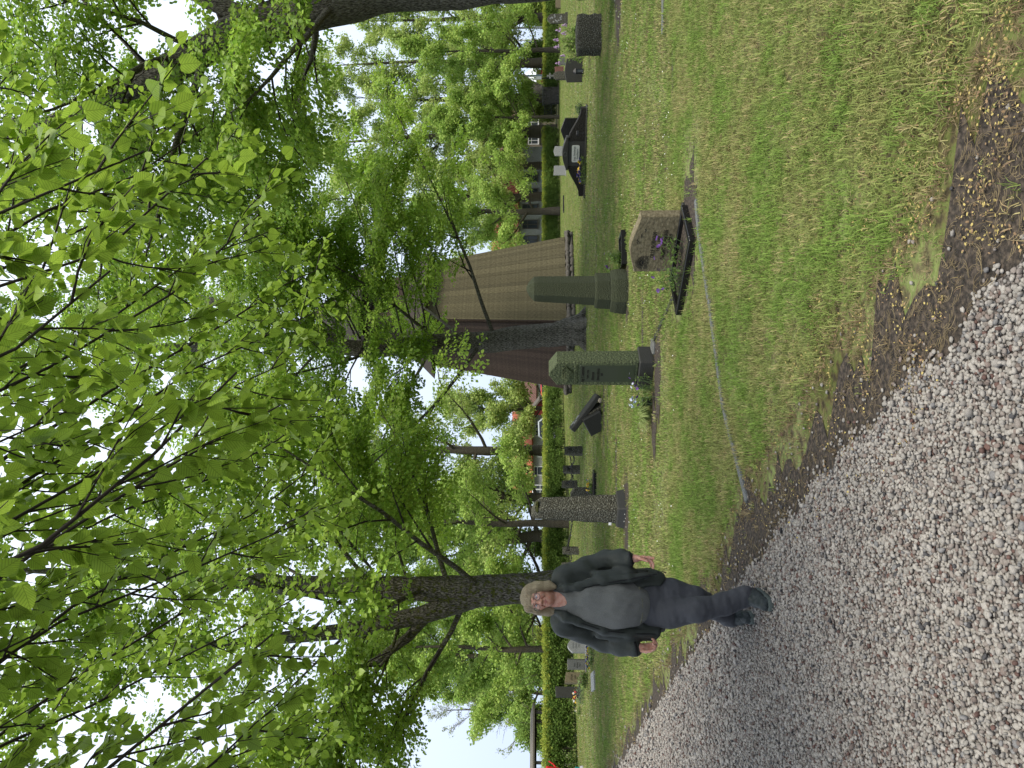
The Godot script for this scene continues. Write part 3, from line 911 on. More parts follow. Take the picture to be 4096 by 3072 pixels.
func make_houses() -> void:
	var h := house("white_house", "low white house with a red tiled roof behind the hedge", Vector3(-7.9, 0, -80), 0.05, 8.8, 6.5, 2.8, 4.75, mats.white_plaster, mats.red_tile)
	window(h, Vector3(2.75, 1.85, 3.27), Vector3.RIGHT, Vector3.BACK, 1.2, 1.0, mats.white_paint)
	window(h, Vector3(-1.6, 1.9, 3.27), Vector3.RIGHT, Vector3.BACK, 0.9, 1.1, mats.white_paint, 1)
	var dr := MB.new()
	dr.box(Vector3(0.3, 1.05, 3.27), Vector3(0.95, 2.1, 0.08), Basis(), 0.01)
	part(h, "door", dr, mats.white_paint)
	var con := MB.new()
	con.box(Vector3(-3.9, 2.55, 4.0), Vector3(1.9, 0.12, 2.0), Basis(Vector3.RIGHT, 0.12), 0.02)
	part(h, "porch_roof", con, mats.lamp_white)
	for k in 4: window(h, Vector3(-4.6 + 0.47 * k, 1.5, 4.9), Vector3.RIGHT, Vector3.BACK, 0.42, 1.7, mats.lamp_white, 1)
	h = house("white_house", "white house with tall dark windows right of the bell tower", Vector3(21.0, 0, -84), -0.03, 11.4, 8.0, 4.45, 7.4, mats.white_plaster, mats.red_tile, true)
	for k in 5: window(h, Vector3(-4.7 + 1.75 * k, 2.95, 4.02), Vector3.RIGHT, Vector3.BACK, 0.95, 1.65, mats.grey_timber)
	h = house("small_house", "small white gabled house with a brown tiled roof", Vector3(-2.4, 0, -105), 0.5, 7.0, 6.0, 2.6, 4.6, mats.white_plaster, mats.brown_tile)
	window(h, Vector3(-1.5, 1.9, 3.02), Vector3.RIGHT, Vector3.BACK, 1.0, 1.0, mats.white_paint)
	window(h, Vector3(1.5, 1.9, 3.02), Vector3.RIGHT, Vector3.BACK, 1.0, 1.0, mats.white_paint)
	h = house("red_shed", "little red gabled shed with a white framed window", Vector3(-3.4, 0, -88), 1.45, 3.0, 2.5, 2.1, 3.0, mats.red_paint, mats.grey_timber)
	h.set_meta("category", "shed")
	window(h, Vector3(1.52, 1.75, 0), Vector3(0, 0, -1), Vector3.RIGHT, 1.3, 0.7, mats.white_paint)
	h = house("beige_house", "beige house glimpsed between the trunks right of the gate trees", Vector3(31.0, 0, -92), -0.1, 8.0, 7.0, 4.6, 7.0, mats.beige_plaster, mats.brown_tile)
	for k in 3: window(h, Vector3(-2.6 + 2.2 * k, 2.7, 3.52), Vector3.RIGHT, Vector3.BACK, 0.9, 1.2, mats.white_paint)
	h = house("beige_house", "far beige house with white windows behind the dark trunk", Vector3(29.0, 0, -112), -0.1, 9.0, 7.0, 4.2, 6.8, mats.beige_plaster, mats.red_tile)
	for k in 3: window(h, Vector3(-2.8 + 2.4 * k, 2.6, 3.52), Vector3.RIGHT, Vector3.BACK, 1.0, 1.3, mats.white_paint)
	h = house("red_house", "red house with a pale roof seen past the iron gate", Vector3(41.0, 0, -104), 0.0, 7.5, 5.0, 2.6, 4.2, mats.red_paint, mats.lamp_white)
	window(h, Vector3(0.5, 1.6, 2.52), Vector3.RIGHT, Vector3.BACK, 1.0, 1.0, mats.white_paint)
	window(h, Vector3(-2.2, 1.6, 2.52), Vector3.RIGHT, Vector3.BACK, 1.0, 1.0, mats.white_paint)
	car("silver car showing above the hedge beside the white house", Vector3(-4.4, 0, -66), 0.08, mats.car_silver, 1.35)
	car("red car parked left of the bell tower behind the hedge", Vector3(-0.6, 0, -70), 0.0, mats.car_red, 1.2)
	car("blue grey car parked beyond the hedge under the far trees", Vector3(22.5, 0, -80), 0.1, mats.steel_blue, 1.2)
	# open timber shelter behind the left hedge
	var sh := thing("shelter", "open timber shelter with a low plank roof behind the left hedge", "shelter", Vector3(-19.3, 0, -36), 0.62)
	var rf := MB.new()
	rf.box(Vector3(0, 2.05, 0), Vector3(5.4, 0.1, 3.0), Basis(Vector3.RIGHT, 0.06), 0.01)
	part(sh, "roof", rf, mats.grey_timber)
	for x in [-2.3, 0.0, 2.3]:
		for z in [-1.2, 1.2]:
			var ps := MB.new()
			ps.box(Vector3(x, 1.0, z), Vector3(0.14, 2.0, 0.14), Basis(), 0.01)
			part(sh, "post", ps, mats.grey_timber)
	var bm := MB.new()
	bm.box(Vector3(0, 1.9, 1.2), Vector3(4.9, 0.16, 0.1), Basis(), 0.01)
	part(sh, "beam", bm, mats.dark_timber)
	# lamp posts
	for q in [["slim white lamp post rising behind the right hedge", 38.0, -76.0, 7.5, "lamp_white"], ["blue grey lamp post between the trunks beyond the hedge", 32.0, -74.0, 6.0, "steel_blue"], ["far white lamp post half hidden by young leaves", 41.5, -86.0, 6.5, "lamp_white"]]:
		var lp := thing("lamp_post", q[0], "lamp post", Vector3(q[1], 0, q[2]), 0.0, "lamp posts along the road")
		var pm := MB.new()
		pm.tube(PackedVector3Array([Vector3(0, 0, 0), Vector3(0, q[3] * 0.5, 0), Vector3(0, q[3], 0), Vector3(-0.5, q[3] + 0.3, 0)]), PackedFloat32Array([0.12, 0.1, 0.08, 0.06]), 8)
		part(lp, "pole", pm, mats[q[4]])
		var hm := MB.new()
		hm.box(Vector3(-0.8, q[3] + 0.33, 0), Vector3(0.7, 0.12, 0.28), Basis(), 0.04)
		part(lp, "lamp_head", hm, mats[q[4]])
	# gate with pillars
	var gate := thing("iron_gate", "black wrought iron gate hung on a stone pillar", "gate", Vector3(24.45, 0, -65.6), -0.05)
	var fm := MB.new()
	for y in [0.1, 0.75, 1.38]: fm.box(Vector3(0.62, y, 0), Vector3(1.3, 0.05, 0.04))
	for x in [0.0, 1.25]: fm.box(Vector3(x, 0.75, 0), Vector3(0.06, 1.45, 0.06))
	part(gate, "frame", fm, mats.iron)
	for k in 9:
		var br := MB.new()
		var x := 0.12 + 0.125 * k
		br.tube(PackedVector3Array([Vector3(x, 0.1, 0), Vector3(x, 0.75, 0), Vector3(x, 1.36, 0)]), PackedFloat32Array([0.014, 0.014, 0.014]), 5)
		part(gate, "bar", br, mats.iron)
	for k in 4:
		var sc := MB.new()
		var pts := PackedVector3Array()
		var rad := PackedFloat32Array()
		for j in 13:
			pts.append(Vector3(0.24 + 0.25 * k + 0.1 * sin(TAU * j / 12), 1.06 + 0.2 * cos(TAU * j / 12), 0.02))
			rad.append(0.012)
		sc.tube(pts, rad, 4)
		part(gate, "scroll", sc, mats.iron)
	var wl := thing("stone_wall", "low wall of squared grey stones with a slab on top beside the gate", "wall", Vector3(26.65, 0, -66), -0.05)
	for row in 4:
		var x := -0.72
		while x < 0.7:
			var w := minf(rnd(0.3, 0.55), 0.74 - x)
			if w < 0.06: break
			var bl := MB.new()
			bl.box(Vector3(x + w * 0.5, 0.19 + row * 0.36, 0), Vector3(w - 0.02, 0.345, 0.5 + rnd(-0.03, 0.03)), Basis(), 0.02)
			part(wl, "stone", bl, mats.rubble)
			x += w
	var cp := MB.new()
	cp.box(Vector3(0, 1.51, 0), Vector3(1.62, 0.11, 0.64), Basis(), 0.02)
	part(wl, "coping", cp, mats.grey_granite)
	# sign on a post next to the gate
	var sg := thing("sign_post", "white notice board on a thin post beside the gate wall", "sign", Vector3(27.7, 0, -64.6))
	var pp := MB.new()
	pp.tube(PackedVector3Array([Vector3.ZERO, Vector3(0, 1.0, 0), Vector3(0, 2.2, 0)]), PackedFloat32Array([0.05, 0.05, 0.05]), 8)
	part(sg, "post", pp, mats.iron)
	var bd := MB.new()
	bd.box(Vector3(0, 2.0, 0.06), Vector3(0.3, 0.72, 0.04), Basis(), 0.01)
	part(sg, "board", bd, mats.white_paint)
	# tool station with a red can at the left hedge
	var ts := thing("tool_rack", "dark plank tool rack standing against the left hedge", "rack", Vector3(-15.9, 0, -27.9), 0.62)
	for k in 4:
		var ps := MB.new()
		ps.box(Vector3(-1.2 + 0.42 * k, 0.78, 0), Vector3(0.38, 1.5, 0.05), Basis(), 0.008)
		part(ts, "plank", ps, mats.dark_timber)
	for x in [-1.4, 0.32]:
		var ps := MB.new()
		ps.box(Vector3(x, 0.8, 0.06), Vector3(0.1, 1.6, 0.1), Basis(), 0.01)
		part(ts, "post", ps, mats.grey_timber)
	var rl := MB.new()
	rl.box(Vector3(-0.55, 1.56, 0.03), Vector3(1.9, 0.08, 0.2), Basis(), 0.01)
	part(ts, "cap_rail", rl, mats.grey_timber)
	var can := thing("watering_can", "red watering can hanging on the plank tool rack", "watering can", Vector3(-15.2, 0.86, -28.0), 0.4)
	var cm := MB.new()
	var rings := []
	for q in [[0.0, 0.13], [0.02, 0.145], [0.3, 0.17], [0.42, 0.19], [0.5, 0.19], [0.53, 0.14]]:
		var ring := PackedVector3Array()
		for k in 16: ring.append(Vector3(cos(TAU * k / 16) * q[1], q[0], sin(TAU * k / 16) * q[1]))
		rings.append(ring)
	cm.grid(rings, true, true)
	part(can, "body", cm, mats.bin_red)
	var sp := MB.new()
	sp.tube(PackedVector3Array([Vector3(0.13, 0.12, 0), Vector3(0.26, 0.24, 0), Vector3(0.36, 0.42, 0)]), PackedFloat32Array([0.035, 0.028, 0.024]), 8)
	part(can, "spout", sp, mats.bin_red)
	var hd := MB.new()
	hd.tube(PackedVector3Array([Vector3(-0.16, 0.2, 0), Vector3(-0.27, 0.34, 0), Vector3(-0.15, 0.52, 0)]), PackedFloat32Array([0.015, 0.015, 0.015]), 6)
	part(can, "handle", hd, mats.bin_red)
	var bk := thing("bucket", "small teal bucket on the ground below the red can", "bucket", Vector3(-15.1, 0.01, -27.95))
	var bm2 := MB.new()
	rings = []
	for q in [[0.0, 0.1], [0.22, 0.13], [0.23, 0.135]]:
		var ring := PackedVector3Array()
		for k in 14: ring.append(Vector3(cos(TAU * k / 14) * q[1], q[0], sin(TAU * k / 14) * q[1]))
		rings.append(ring)
	bm2.grid(rings, true, false)
	part(bk, "pail", bm2, mats.bucket_teal)
	var bh := MB.new()
	bh.tube(PackedVector3Array([Vector3(-0.13, 0.21, 0), Vector3(-0.08, 0.31, 0), Vector3(0.08, 0.31, 0), Vector3(0.13, 0.21, 0)]), PackedFloat32Array([0.006, 0.006, 0.006, 0.006]), 5)
	part(bk, "handle", bh, mats.iron)

# ---------------------------------------------------------------- gravestones

func letters(parent: Node, text: String, size: float, at: Vector3, mat: Material, family := "Droid Sans", spread := 1.0, lean := 0.0) -> void:
	var f := SystemFont.new()
	f.font_names = PackedStringArray([family])
	var t := TextMesh.new()
	t.text = text
	t.font = f
	t.font_size = 32
	t.pixel_size = size / 32.0
	t.depth = 0.004
	t.curve_step = 3.0
	var o := MeshInstance3D.new()
	o.name = "lettering"
	o.mesh = t
	o.set_surface_override_material(0, mat)
	o.transform = Transform3D(Basis(Vector3(spread, 0, 0), Vector3(lean, 1, 0), Vector3(0, 0, 1)), at)
	parent.add_child(o, true)

func arc_outline(w: float, side_h: float, top_h: float, n := 14) -> PackedVector2Array:
	var p := PackedVector2Array([Vector2(-w * 0.5, 0), Vector2(w * 0.5, 0)])
	for i in n + 1:
		var t := float(i) / n
		p.append(Vector2(w * (0.5 - t), side_h + (top_h - side_h) * sin(PI * t)))
	return p

# a standing stone: outline in its own plane, thickness
func stone(label: String, at: Vector3, turn: float, outline: PackedVector2Array, thick: float, mat: Material, plinth := 0.0, group := "gravestones") -> Node3D:
	var o := thing("gravestone", label, "gravestone", at, turn, group)
	var m := MB.new()
	m.prism(outline, thick, Transform3D(Basis(), Vector3(0, plinth - 0.015, 0)), 0.012)
	part(o, "stone", m, mat)
	if plinth > 0.0:
		var lo := 9.9
		var hi := -9.9
		for q in outline:
			lo = minf(lo, q.x)
			hi = maxf(hi, q.x)
		var b := MB.new()
		b.box(Vector3((lo + hi) * 0.5, plinth * 0.5 - 0.02, 0), Vector3(hi - lo + 0.12, plinth + 0.04, thick + 0.14), Basis(), 0.012)
		part(o, "plinth", b, mat)
	return o

func pansy() -> ArrayMesh:
	var m := MB.new()
	m.use_c = true
	for k in 5:
		var a := TAU * k / 5
		for j in 3:
			var b0 := a - 0.62 + 0.41 * j
			var b1 := b0 + 0.41
			m.col = Color(1, 1, 1) if j != 1 else Color(0.75, 0.75, 0.8)
			m.flat(Vector3(0, 0, 0), Vector3(cos(b0), 0.25 + 0.05 * sin(3.0 * b0), sin(b0)) * 0.5, Vector3(cos(b1), 0.25 + 0.05 * sin(3.0 * b1), sin(b1)) * 0.5, Vector3.UP)
	m.col = Color(2.2, 1.6, 0.2)
	for k in 4: m.flat(Vector3(0, 0.06, 0), Vector3(cos(TAU * k / 4) * 0.1, 0.07, sin(TAU * k / 4) * 0.1), Vector3(cos(TAU * (k + 1) / 4) * 0.1, 0.07, sin(TAU * (k + 1) / 4) * 0.1), Vector3.UP)
	return m.mesh()

var pansy_mesh: ArrayMesh
var petal_mats := {}

func petal_mat(c: Color) -> StandardMaterial3D:
	var key := c.to_html()
	if not petal_mats.has(key):
		var m := StandardMaterial3D.new()
		m.resource_name = "petal_colour"
		m.albedo_color = c.linear_to_srgb()
		m.roughness = 0.6
		m.vertex_color_use_as_albedo = true
		m.backlight_enabled = true
		m.backlight = Color(0.6, 0.6, 0.6)
		petal_mats[key] = m
	return petal_mats[key]

# a clump of leafy stems with flowers; each flower is a part
func flowers(nm: String, label: String, at: Vector3, rx: float, rz: float, height: float, cols: Array, blooms: int, leaves: int, size: float, group := "grave flowers", leaf_col := Color(0.13, 0.21, 0.05)) -> Node3D:
	if pansy_mesh == null: pansy_mesh = pansy()
	var o := thing(nm, label, "flowers", at, 0.0, group)
	var st := MB.new()
	var lf := MB.new()
	lf.use_c = true
	for i in leaves:
		var a := rnd(0, TAU)
		var r := sqrt(rng.randf())
		var base := Vector3(cos(a) * r * rx, 0, sin(a) * r * rz)
		var tip := base * 1.15 + Vector3(rnd(-0.03, 0.03), height * rnd(0.25, 0.95), rnd(-0.03, 0.03))
		if i % 3 == 0: st.tube(PackedVector3Array([base * 0.9, base.lerp(tip, 0.6) + Vector3(0.01, 0, 0), tip]), PackedFloat32Array([0.003, 0.0025, 0.0015]), 4)
		var k := rnd(0.6, 1.25)
		lf.col = Color(leaf_col.r * k, leaf_col.g * k, leaf_col.b * k)
		for j in 3:
			var p := base.lerp(tip, rnd(0.3, 1.0))
			leaf_shape(lf, Transform3D(Basis(Vector3.UP, rnd(0, TAU)) * Basis(Vector3.BACK, rnd(-0.3, 0.9)), p), size * rnd(0.9, 1.7), size * 0.55)
	part(o, "stems", st, mats.far_leaf if false else petal_mat(Color(0.08, 0.14, 0.04)))
	part(o, "leaves", lf, mats.leaf).set_meta("kind", "stuff")
	for i in blooms:
		var a := rnd(0, TAU)
		var r := sqrt(rng.randf()) * 1.05
		var f := MeshInstance3D.new()
		f.name = "bloom"
		f.mesh = pansy_mesh
		f.set_surface_override_material(0, petal_mat(cols[rng.randi() % cols.size()]))
		var sc := size * rnd(0.9, 1.35)
		f.transform = Transform3D((Basis(Vector3.UP, rnd(0, TAU)) * Basis(Vector3.RIGHT, rnd(0.2, 1.3))).scaled(Vector3.ONE * sc), Vector3(cos(a) * r * rx, height * rnd(0.7, 1.1), sin(a) * r * rz))
		o.add_child(f, true)
	return o

const VIOLET := Color(0.09, 0.03, 0.2)
const PURPLE := Color(0.17, 0.06, 0.28)
const BLUE := Color(0.035, 0.03, 0.2)
const YELLOW := Color(0.75, 0.5, 0.03)

func kerb(label: String, pts: Array, width: float, height: float, mat: Material, piece: float) -> void:
	var o := thing("stone_edging", label, "edging", Vector3.ZERO, 0.0, "stone edgings of grave plots")
	for i in pts.size() - 1:
		var a := Vector3(pts[i][0], 0, pts[i][1])
		var b := Vector3(pts[i + 1][0], 0, pts[i + 1][1])
		var n := maxi(1, int(round(a.distance_to(b) / piece)))
		for k in n:
			var p := a.lerp(b, (k + 0.5) / n)
			var d := (b - a).normalized()
			var m := MB.new()
			m.box(p + Vector3(0, height * 0.5 - 0.03 + rnd(-0.004, 0.004), 0), Vector3(a.distance_to(b) / n - 0.012, height + 0.06, width), Basis(d, Vector3.UP, d.cross(Vector3.UP)) * Basis(Vector3.UP, rnd(-0.01, 0.01)), 0.006)
			part(o, "edging_stone", m, mat)

func make_graves() -> void:
	# low brown stone in front, with carved sun and birds
	var turn := -0.82
	var fr := Vector3(sin(turn), 0, cos(turn))
	var rt := Vector3(cos(turn), 0, -sin(turn))
	var c0 := Vector3(1.76, 0, -7.54) - rt * 0.365 - fr * 0.06
	var o := thing("gravestone", "low brown gravestone with curved top, carved rising sun and birds", "gravestone", c0, turn, "gravestones")
	var out := PackedVector2Array([Vector2(-0.365, 0.03), Vector2(0.365, 0.03), Vector2(0.365, 0.47), Vector2(0.345, 0.472)])
	for i in 19:
		var t := float(i) / 18
		var x := 0.32 - 0.685 * t
		out.append(Vector2(x, 0.475 + 0.075 * pow(sin(PI * clampf((0.345 - x) / 0.76, 0, 1)), 1.6)))
	var m := MB.new()
	m.prism(out, 0.12, Transform3D(), 0.008)
	part(o, "stone", m, mats.brown_stone)
	m = MB.new()
	m.box(Vector3(0, 0.0, -0.005), Vector3(0.86, 0.07, 0.2), Basis(), 0.006)
	part(o, "plinth", m, mats.dark_granite)
	var z := 0.062
	letters(o, "OLLE NORMAN", 0.058, Vector3(0.0, 0.30, z), mats.engraving, "Droid Sans", 0.86)
	letters(o, "1927 - 1993", 0.044, Vector3(0.02, 0.245, z), mats.engraving, "Droid Sans", 0.86)
	letters(o, "DAGNY NORMAN", 0.058, Vector3(0.0, 0.185, z), mats.engraving, "Droid Sans", 0.86)
	letters(o, "* 1927  † 2019", 0.044, Vector3(0.02, 0.13, z), mats.engraving, "Droid Sans", 0.86)
	m = MB.new()
	for i in 15:
		var a := 0.15 + (PI - 0.3) * i / 14
		var d := Vector3(cos(a), sin(a), 0)
		m.box(Vector3(-0.235, 0.385, z) + d * 0.062, Vector3(0.062, 0.0055, 0.004), Basis(d, Vector3(-d.y, d.x, 0), Vector3.BACK))
	part(o, "sun_rays", m, mats.engraving)
	m = MB.new()
	var disc := PackedVector2Array()
	for i in 13: disc.append(Vector2(cos(PI * i / 12), sin(PI * i / 12)) * 0.026)
	m.prism(disc, 0.004, Transform3D(Basis(), Vector3(-0.235, 0.382, z)))
	part(o, "sun_disc", m, mats.engraving)
	for k in 3:
		m = MB.new()
		var pts := PackedVector3Array()
		var rad := PackedFloat32Array()
		for i in 21:
			pts.append(Vector3(-0.325 + 0.009 * i, 0.372 - 0.014 * k + 0.005 * sin(i * 1.1 + k * 0.5), z - 0.001))
			rad.append(0.0032)
		m.tube(pts, rad, 5)
		part(o, "wave_line", m, mats.engraving)
	for q in [[0.05, 0.47, 0.04], [0.12, 0.435, 0.03], [0.19, 0.40, 0.028]]:
		m = MB.new()
		for s in [-1.0, 1.0]:
			m.tube(PackedVector3Array([Vector3(q[0], q[1], z), Vector3(q[0] + s * q[2] * 0.4, q[1] + q[2] * 0.35, z), Vector3(q[0] + s * q[2], q[1] + q[2] * 0.1, z)]), PackedFloat32Array([0.004, 0.004, 0.001]), 5)
		part(o, "bird", m, mats.engraving)
	# its dark granite planter frame
	o = thing("stone_planter", "dark granite planter frame on the ground before the brown stone", "planter", c0 + fr * 0.33, turn)
	for s in [-1.0, 1.0]:
		m = MB.new()
		m.box(Vector3(s * 0.46, 0.025, 0.02), Vector3(0.06, 0.09, 0.5), Basis(), 0.006)
		part(o, "side_bar", m, mats.black_granite)
		m = MB.new()
		m.box(Vector3(0, 0.025, 0.02 + s * 0.28), Vector3(0.98, 0.09, 0.06), Basis(), 0.006)
		part(o, "cross_bar", m, mats.black_granite)
	m = MB.new()
	m.box(Vector3(0, 0.012, 0.02), Vector3(0.85, 0.03, 0.49))
	part(o, "earth", m, mats.soil)
	flowers("pansies", "leggy purple pansies growing before the brown curved stone", c0 + fr * 0.3 - rt * 0.05 + Vector3(0, 0.03, 0), 0.3, 0.2, 0.26, [VIOLET, PURPLE], 11, 90, 0.04)

	# dark pillar, six-sided, on two rough steps
	o = thing("gravestone", "tall dark green six-sided pillar on two rough stepped blocks", "gravestone", Vector3(1.67, 0, -12.95), 0.15, "gravestones")
	var lay := func(list: Array) -> MB:
		var mm := MB.new()
		for i in list.size() - 1:
			for k in 6:
				var P := func(row: int, side_: int) -> Vector3:
					var a := TAU * side_ / 6.0 + 0.25
					return Vector3(cos(a) * list[row][0], list[row][1], sin(a) * list[row][0]) + Vector3(0.035 * list[row][1], 0, 0)
				mm.quad(P.call(i, k), P.call(i, k + 1), P.call(i + 1, k + 1), P.call(i + 1, k), Vector3(cos(TAU * (k + 0.5) / 6.0 + 0.25), 0.3, sin(TAU * (k + 0.5) / 6.0 + 0.25)))
		return mm
	part(o, "lower_step", lay.call([[0.40, -0.05], [0.405, 0.06], [0.395, 0.2], [0.37, 0.285], [0.3, 0.3]]), mats.hewn_green_stone)
	part(o, "upper_step", lay.call([[0.325, 0.27], [0.325, 0.31], [0.32, 0.53], [0.305, 0.57], [0.24, 0.58]]), mats.hewn_green_stone)
	part(o, "shaft", lay.call([[0.265, 0.55], [0.265, 0.59], [0.245, 1.1], [0.23, 1.58], [0.222, 1.66], [0.12, 1.76], [0.03, 1.8], [0.0, 1.8]]), mats.hewn_green_stone)
	flowers("plant", "bushy green plant with violet blooms right of the dark pillar", Vector3(2.22, 0, -13.2), 0.2, 0.15, 0.36, [PURPLE], 4, 110, 0.055)
	o = thing("planter_box", "low black planter box behind the six-sided pillar", "planter", Vector3(2.42, 0, -13.05), 0.2)
	for s in [-1.0, 1.0]:
		m = MB.new()
		m.box(Vector3(s * 0.3, 0.05, 0), Vector3(0.05, 0.1, 0.34), Basis(), 0.005)
		part(o, "end_board", m, mats.black_granite)
		m = MB.new()
		m.box(Vector3(0, 0.05, s * 0.19), Vector3(0.65, 0.1, 0.04), Basis(), 0.005)
		part(o, "side_board", m, mats.black_granite)

	# green stele with carved sheaf
	turn = -0.733
	fr = Vector3(sin(turn), 0, cos(turn))
	rt = Vector3(cos(turn), 0, -sin(turn))
	var c1 := Vector3(0.29, 0, -9.63) - rt * 0.25 - fr * 0.175
	o = thing("gravestone", "tall green polished pillar with pointed top and carved sheaf", "gravestone", c1, turn, "gravestones")
	m = MB.new()
	m.box(Vector3(0, 0.08, 0), Vector3(0.5, 0.24, 0.35), Basis(), 0.012)
	part(o, "plinth", m, mats.dark_granite)
	m = MB.new()
	var hw := 0.205
	m.prism(PackedVector2Array([Vector2(-hw - 0.01, 0.2), Vector2(hw + 0.01, 0.2), Vector2(hw, 1.31), Vector2(0.03, 1.42), Vector2(-0.03, 1.42), Vector2(-hw, 1.31)]), 0.26, Transform3D(), 0.014)
	part(o, "shaft", m, mats.green_stone)
	z = 0.131
	m = MB.new()
	m.box(Vector3(0.01, 0.62, z - 0.012), Vector3(0.3, 0.75, 0.03), Basis(), 0.004)
	var pol := part(o, "polished_panel", m, make("polished_green", lin(0.035, 0.045, 0.03), 0.12))
	tag(pol, "polished dark green panel")
	for k in 3:
		m = MB.new()
		var pts := PackedVector3Array()
		var rad := PackedFloat32Array()
		for i in 25:
			pts.append(Vector3(-0.17 + 0.0142 * i, 1.06 - 0.013 * k + 0.004 * sin(i * 1.6 + k), z + 0.003))
			rad.append(0.007)
		m.tube(pts, rad, 5)
		part(o, "rope_moulding", m, mats.green_stone)
	for i in 13:
		m = MB.new()
		var a := -1.05 + 2.1 * i / 12
		m.tube(PackedVector3Array([Vector3(0.03 * a, 1.08, z), Vector3(0.1 * a, 1.16, z + 0.012), Vector3(0.16 * a, 1.25 - 0.05 * a * a, z + 0.004)]), PackedFloat32Array([0.006, 0.011, 0.004]), 5)
		part(o, "sheaf_stalk", m, mats.green_stone)
	z = 0.136
	letters(o, "Aug. F. Samuelson", 0.052, Vector3(0, 0.955, z), mats.engraving, "Droid Serif", 0.62, 0.2)
	letters(o, "* 1849  † 1918", 0.036, Vector3(0, 0.885, z), mats.engraving, "Droid Serif", 0.7, 0.1)
	letters(o, "Hustrun", 0.05, Vector3(-0.03, 0.815, z), mats.engraving, "Droid Serif", 0.75, 0.3)
	letters(o, "Bernt Maria", 0.05, Vector3(0, 0.745, z), mats.engraving, "Droid Serif", 0.75, 0.3)
	letters(o, "1855", 0.034, Vector3(0, 0.695, z), mats.engraving, "Droid Serif", 0.75, 0.1)
	m = MB.new()
	m.box(Vector3(0.37, 0.0, -0.02), Vector3(0.16, 0.08, 0.22), Basis(Vector3.UP, 0.2), 0.02)
	part(o, "side_stone", m, mats.grey_granite)
	flowers("pansies", "purple pansies and pale stems at the foot of the pointed green pillar", c1 + fr * 0.35 - rt * 0.12, 0.24, 0.14, 0.3, [VIOLET, PURPLE, VIOLET, Color(0.45, 0.5, 0.6)], 15, 60, 0.035)
	var gr := thing("ornamental_grass", "arching tuft of ornamental grass left of the pointed green pillar", "plant", c1 + fr * 0.42 - rt * 0.5)
	m = MB.new()
	m.use_c = true
	for i in 130:
		var a := rnd(0, TAU)
		var d := Vector3(cos(a), 0, sin(a))
		var s := Vector3(-d.z, 0, d.x) * 0.004
		var L := rnd(0.16, 0.3)
		var k := rnd(0.7, 1.2)
		m.col = Color(0.24 * k, 0.3 * k, 0.11 * k)
		var p0 := d * rnd(0, 0.05)
		var p1 := p0 + d * L * 0.4 + Vector3(0, L * 0.6, 0)
		var p2 := p0 + d * L * 1.0 + Vector3(0, L * 0.3, 0)
		m.quad(p0 - s, p0 + s, p1 + s, p1 - s, Vector3.UP)
		m.flat(p1 - s, p1 + s, p2, Vector3.UP)
	part(gr, "blades", m, mats.grass).set_meta("kind", "stuff")
	o = thing("flower_pot", "small dark pot of pale blue flowers left of the green pillar", "flower pot", c1 + fr * 0.3 - rt * 0.36)
	m = MB.new()
	var rings := []
	for q in [[0.0, 0.05], [0.11, 0.065], [0.115, 0.07], [0.13, 0.07]]:
		var ring := PackedVector3Array()
		for k in 14: ring.append(Vector3(cos(TAU * k / 14) * q[1], q[0], sin(TAU * k / 14) * q[1]))
		rings.append(ring)
	m.grid(rings, true, true)
	part(o, "pot", m, mats.plastic_black)
	flowers("forget_me_nots", "pale blue flowers in the small pot by the green pillar", c1 + fr * 0.3 - rt * 0.36 + Vector3(0, 0.12, 0), 0.08, 0.08, 0.14, [Color(0.3, 0.38, 0.6), Color(0.42, 0.5, 0.62)], 16, 20, 0.024)

	# fallen monument
	o = thing("fallen_monument", "broken dark monument with a slab leaning over its tilted block", "gravestone", Vector3(-0.75, 0, -18.3), 0.0, "gravestones")
	m = MB.new()
	m.box(Vector3(-0.2, 0.2, 0.05), Vector3(0.5, 0.5, 0.4), Basis(Vector3.BACK, 0.5) * Basis(Vector3.UP, -0.35), 0.015)
	part(o, "block", m, mats.dark_granite)
	m = MB.new()
	m.box(Vector3(0.1, 0.17, 0.02), Vector3(0.12, 0.42, 0.36), Basis(Vector3.BACK, 0.5) * Basis(Vector3.UP, -0.35), 0.01)
	part(o, "middle_slab", m, mats.lichen_stone)
	m = MB.new()
	m.box(Vector3(0.02, 0.43, 0.0), Vector3(1.12, 0.13, 0.42), Basis(Vector3.BACK, -0.64) * Basis(Vector3.RIGHT, 0.12), 0.02)
	var ls := part(o, "leaning_slab", m, mats.dark_granite)
	for q in [[-0.33, 0.05], [-0.2, -0.08], [-0.42, -0.12]]:
		m = MB.new()
		var b := Basis(Vector3.BACK, -0.64) * Basis(Vector3.RIGHT, 0.12)
		var ring := PackedVector2Array()
		for k in 12: ring.append(Vector2(cos(TAU * k / 12), sin(TAU * k / 12)) * 0.07 * (1.0 + 0.4 * sin(k * 2.3 + q[0] * 9.0)))
		m.prism(ring, 0.006, Transform3D(b * Basis(Vector3.RIGHT, PI / 2), Vector3(0.02, 0.43, 0) + b * Vector3(q[0], 0.067, q[1])))
		part(ls, "lichen_patch", m, mats.pale_granite)
	part(thing("round_stone", "small pinkish round stone under the leaning slab", "stone", Vector3(-0.42, 0.05, -18.05)), "stone", lumpy(2, 0.2, 1.2, 3.0, Vector3.ONE * 0.065), mats.beige_plaster)

	# rough tall stone on the left
	o = thing("gravestone", "tall rough lichened obelisk with slanted top and small white tag", "gravestone", Vector3(-2.3, 0, -13.2), -0.68, "gravestones")
	m = MB.new()
	rings = []
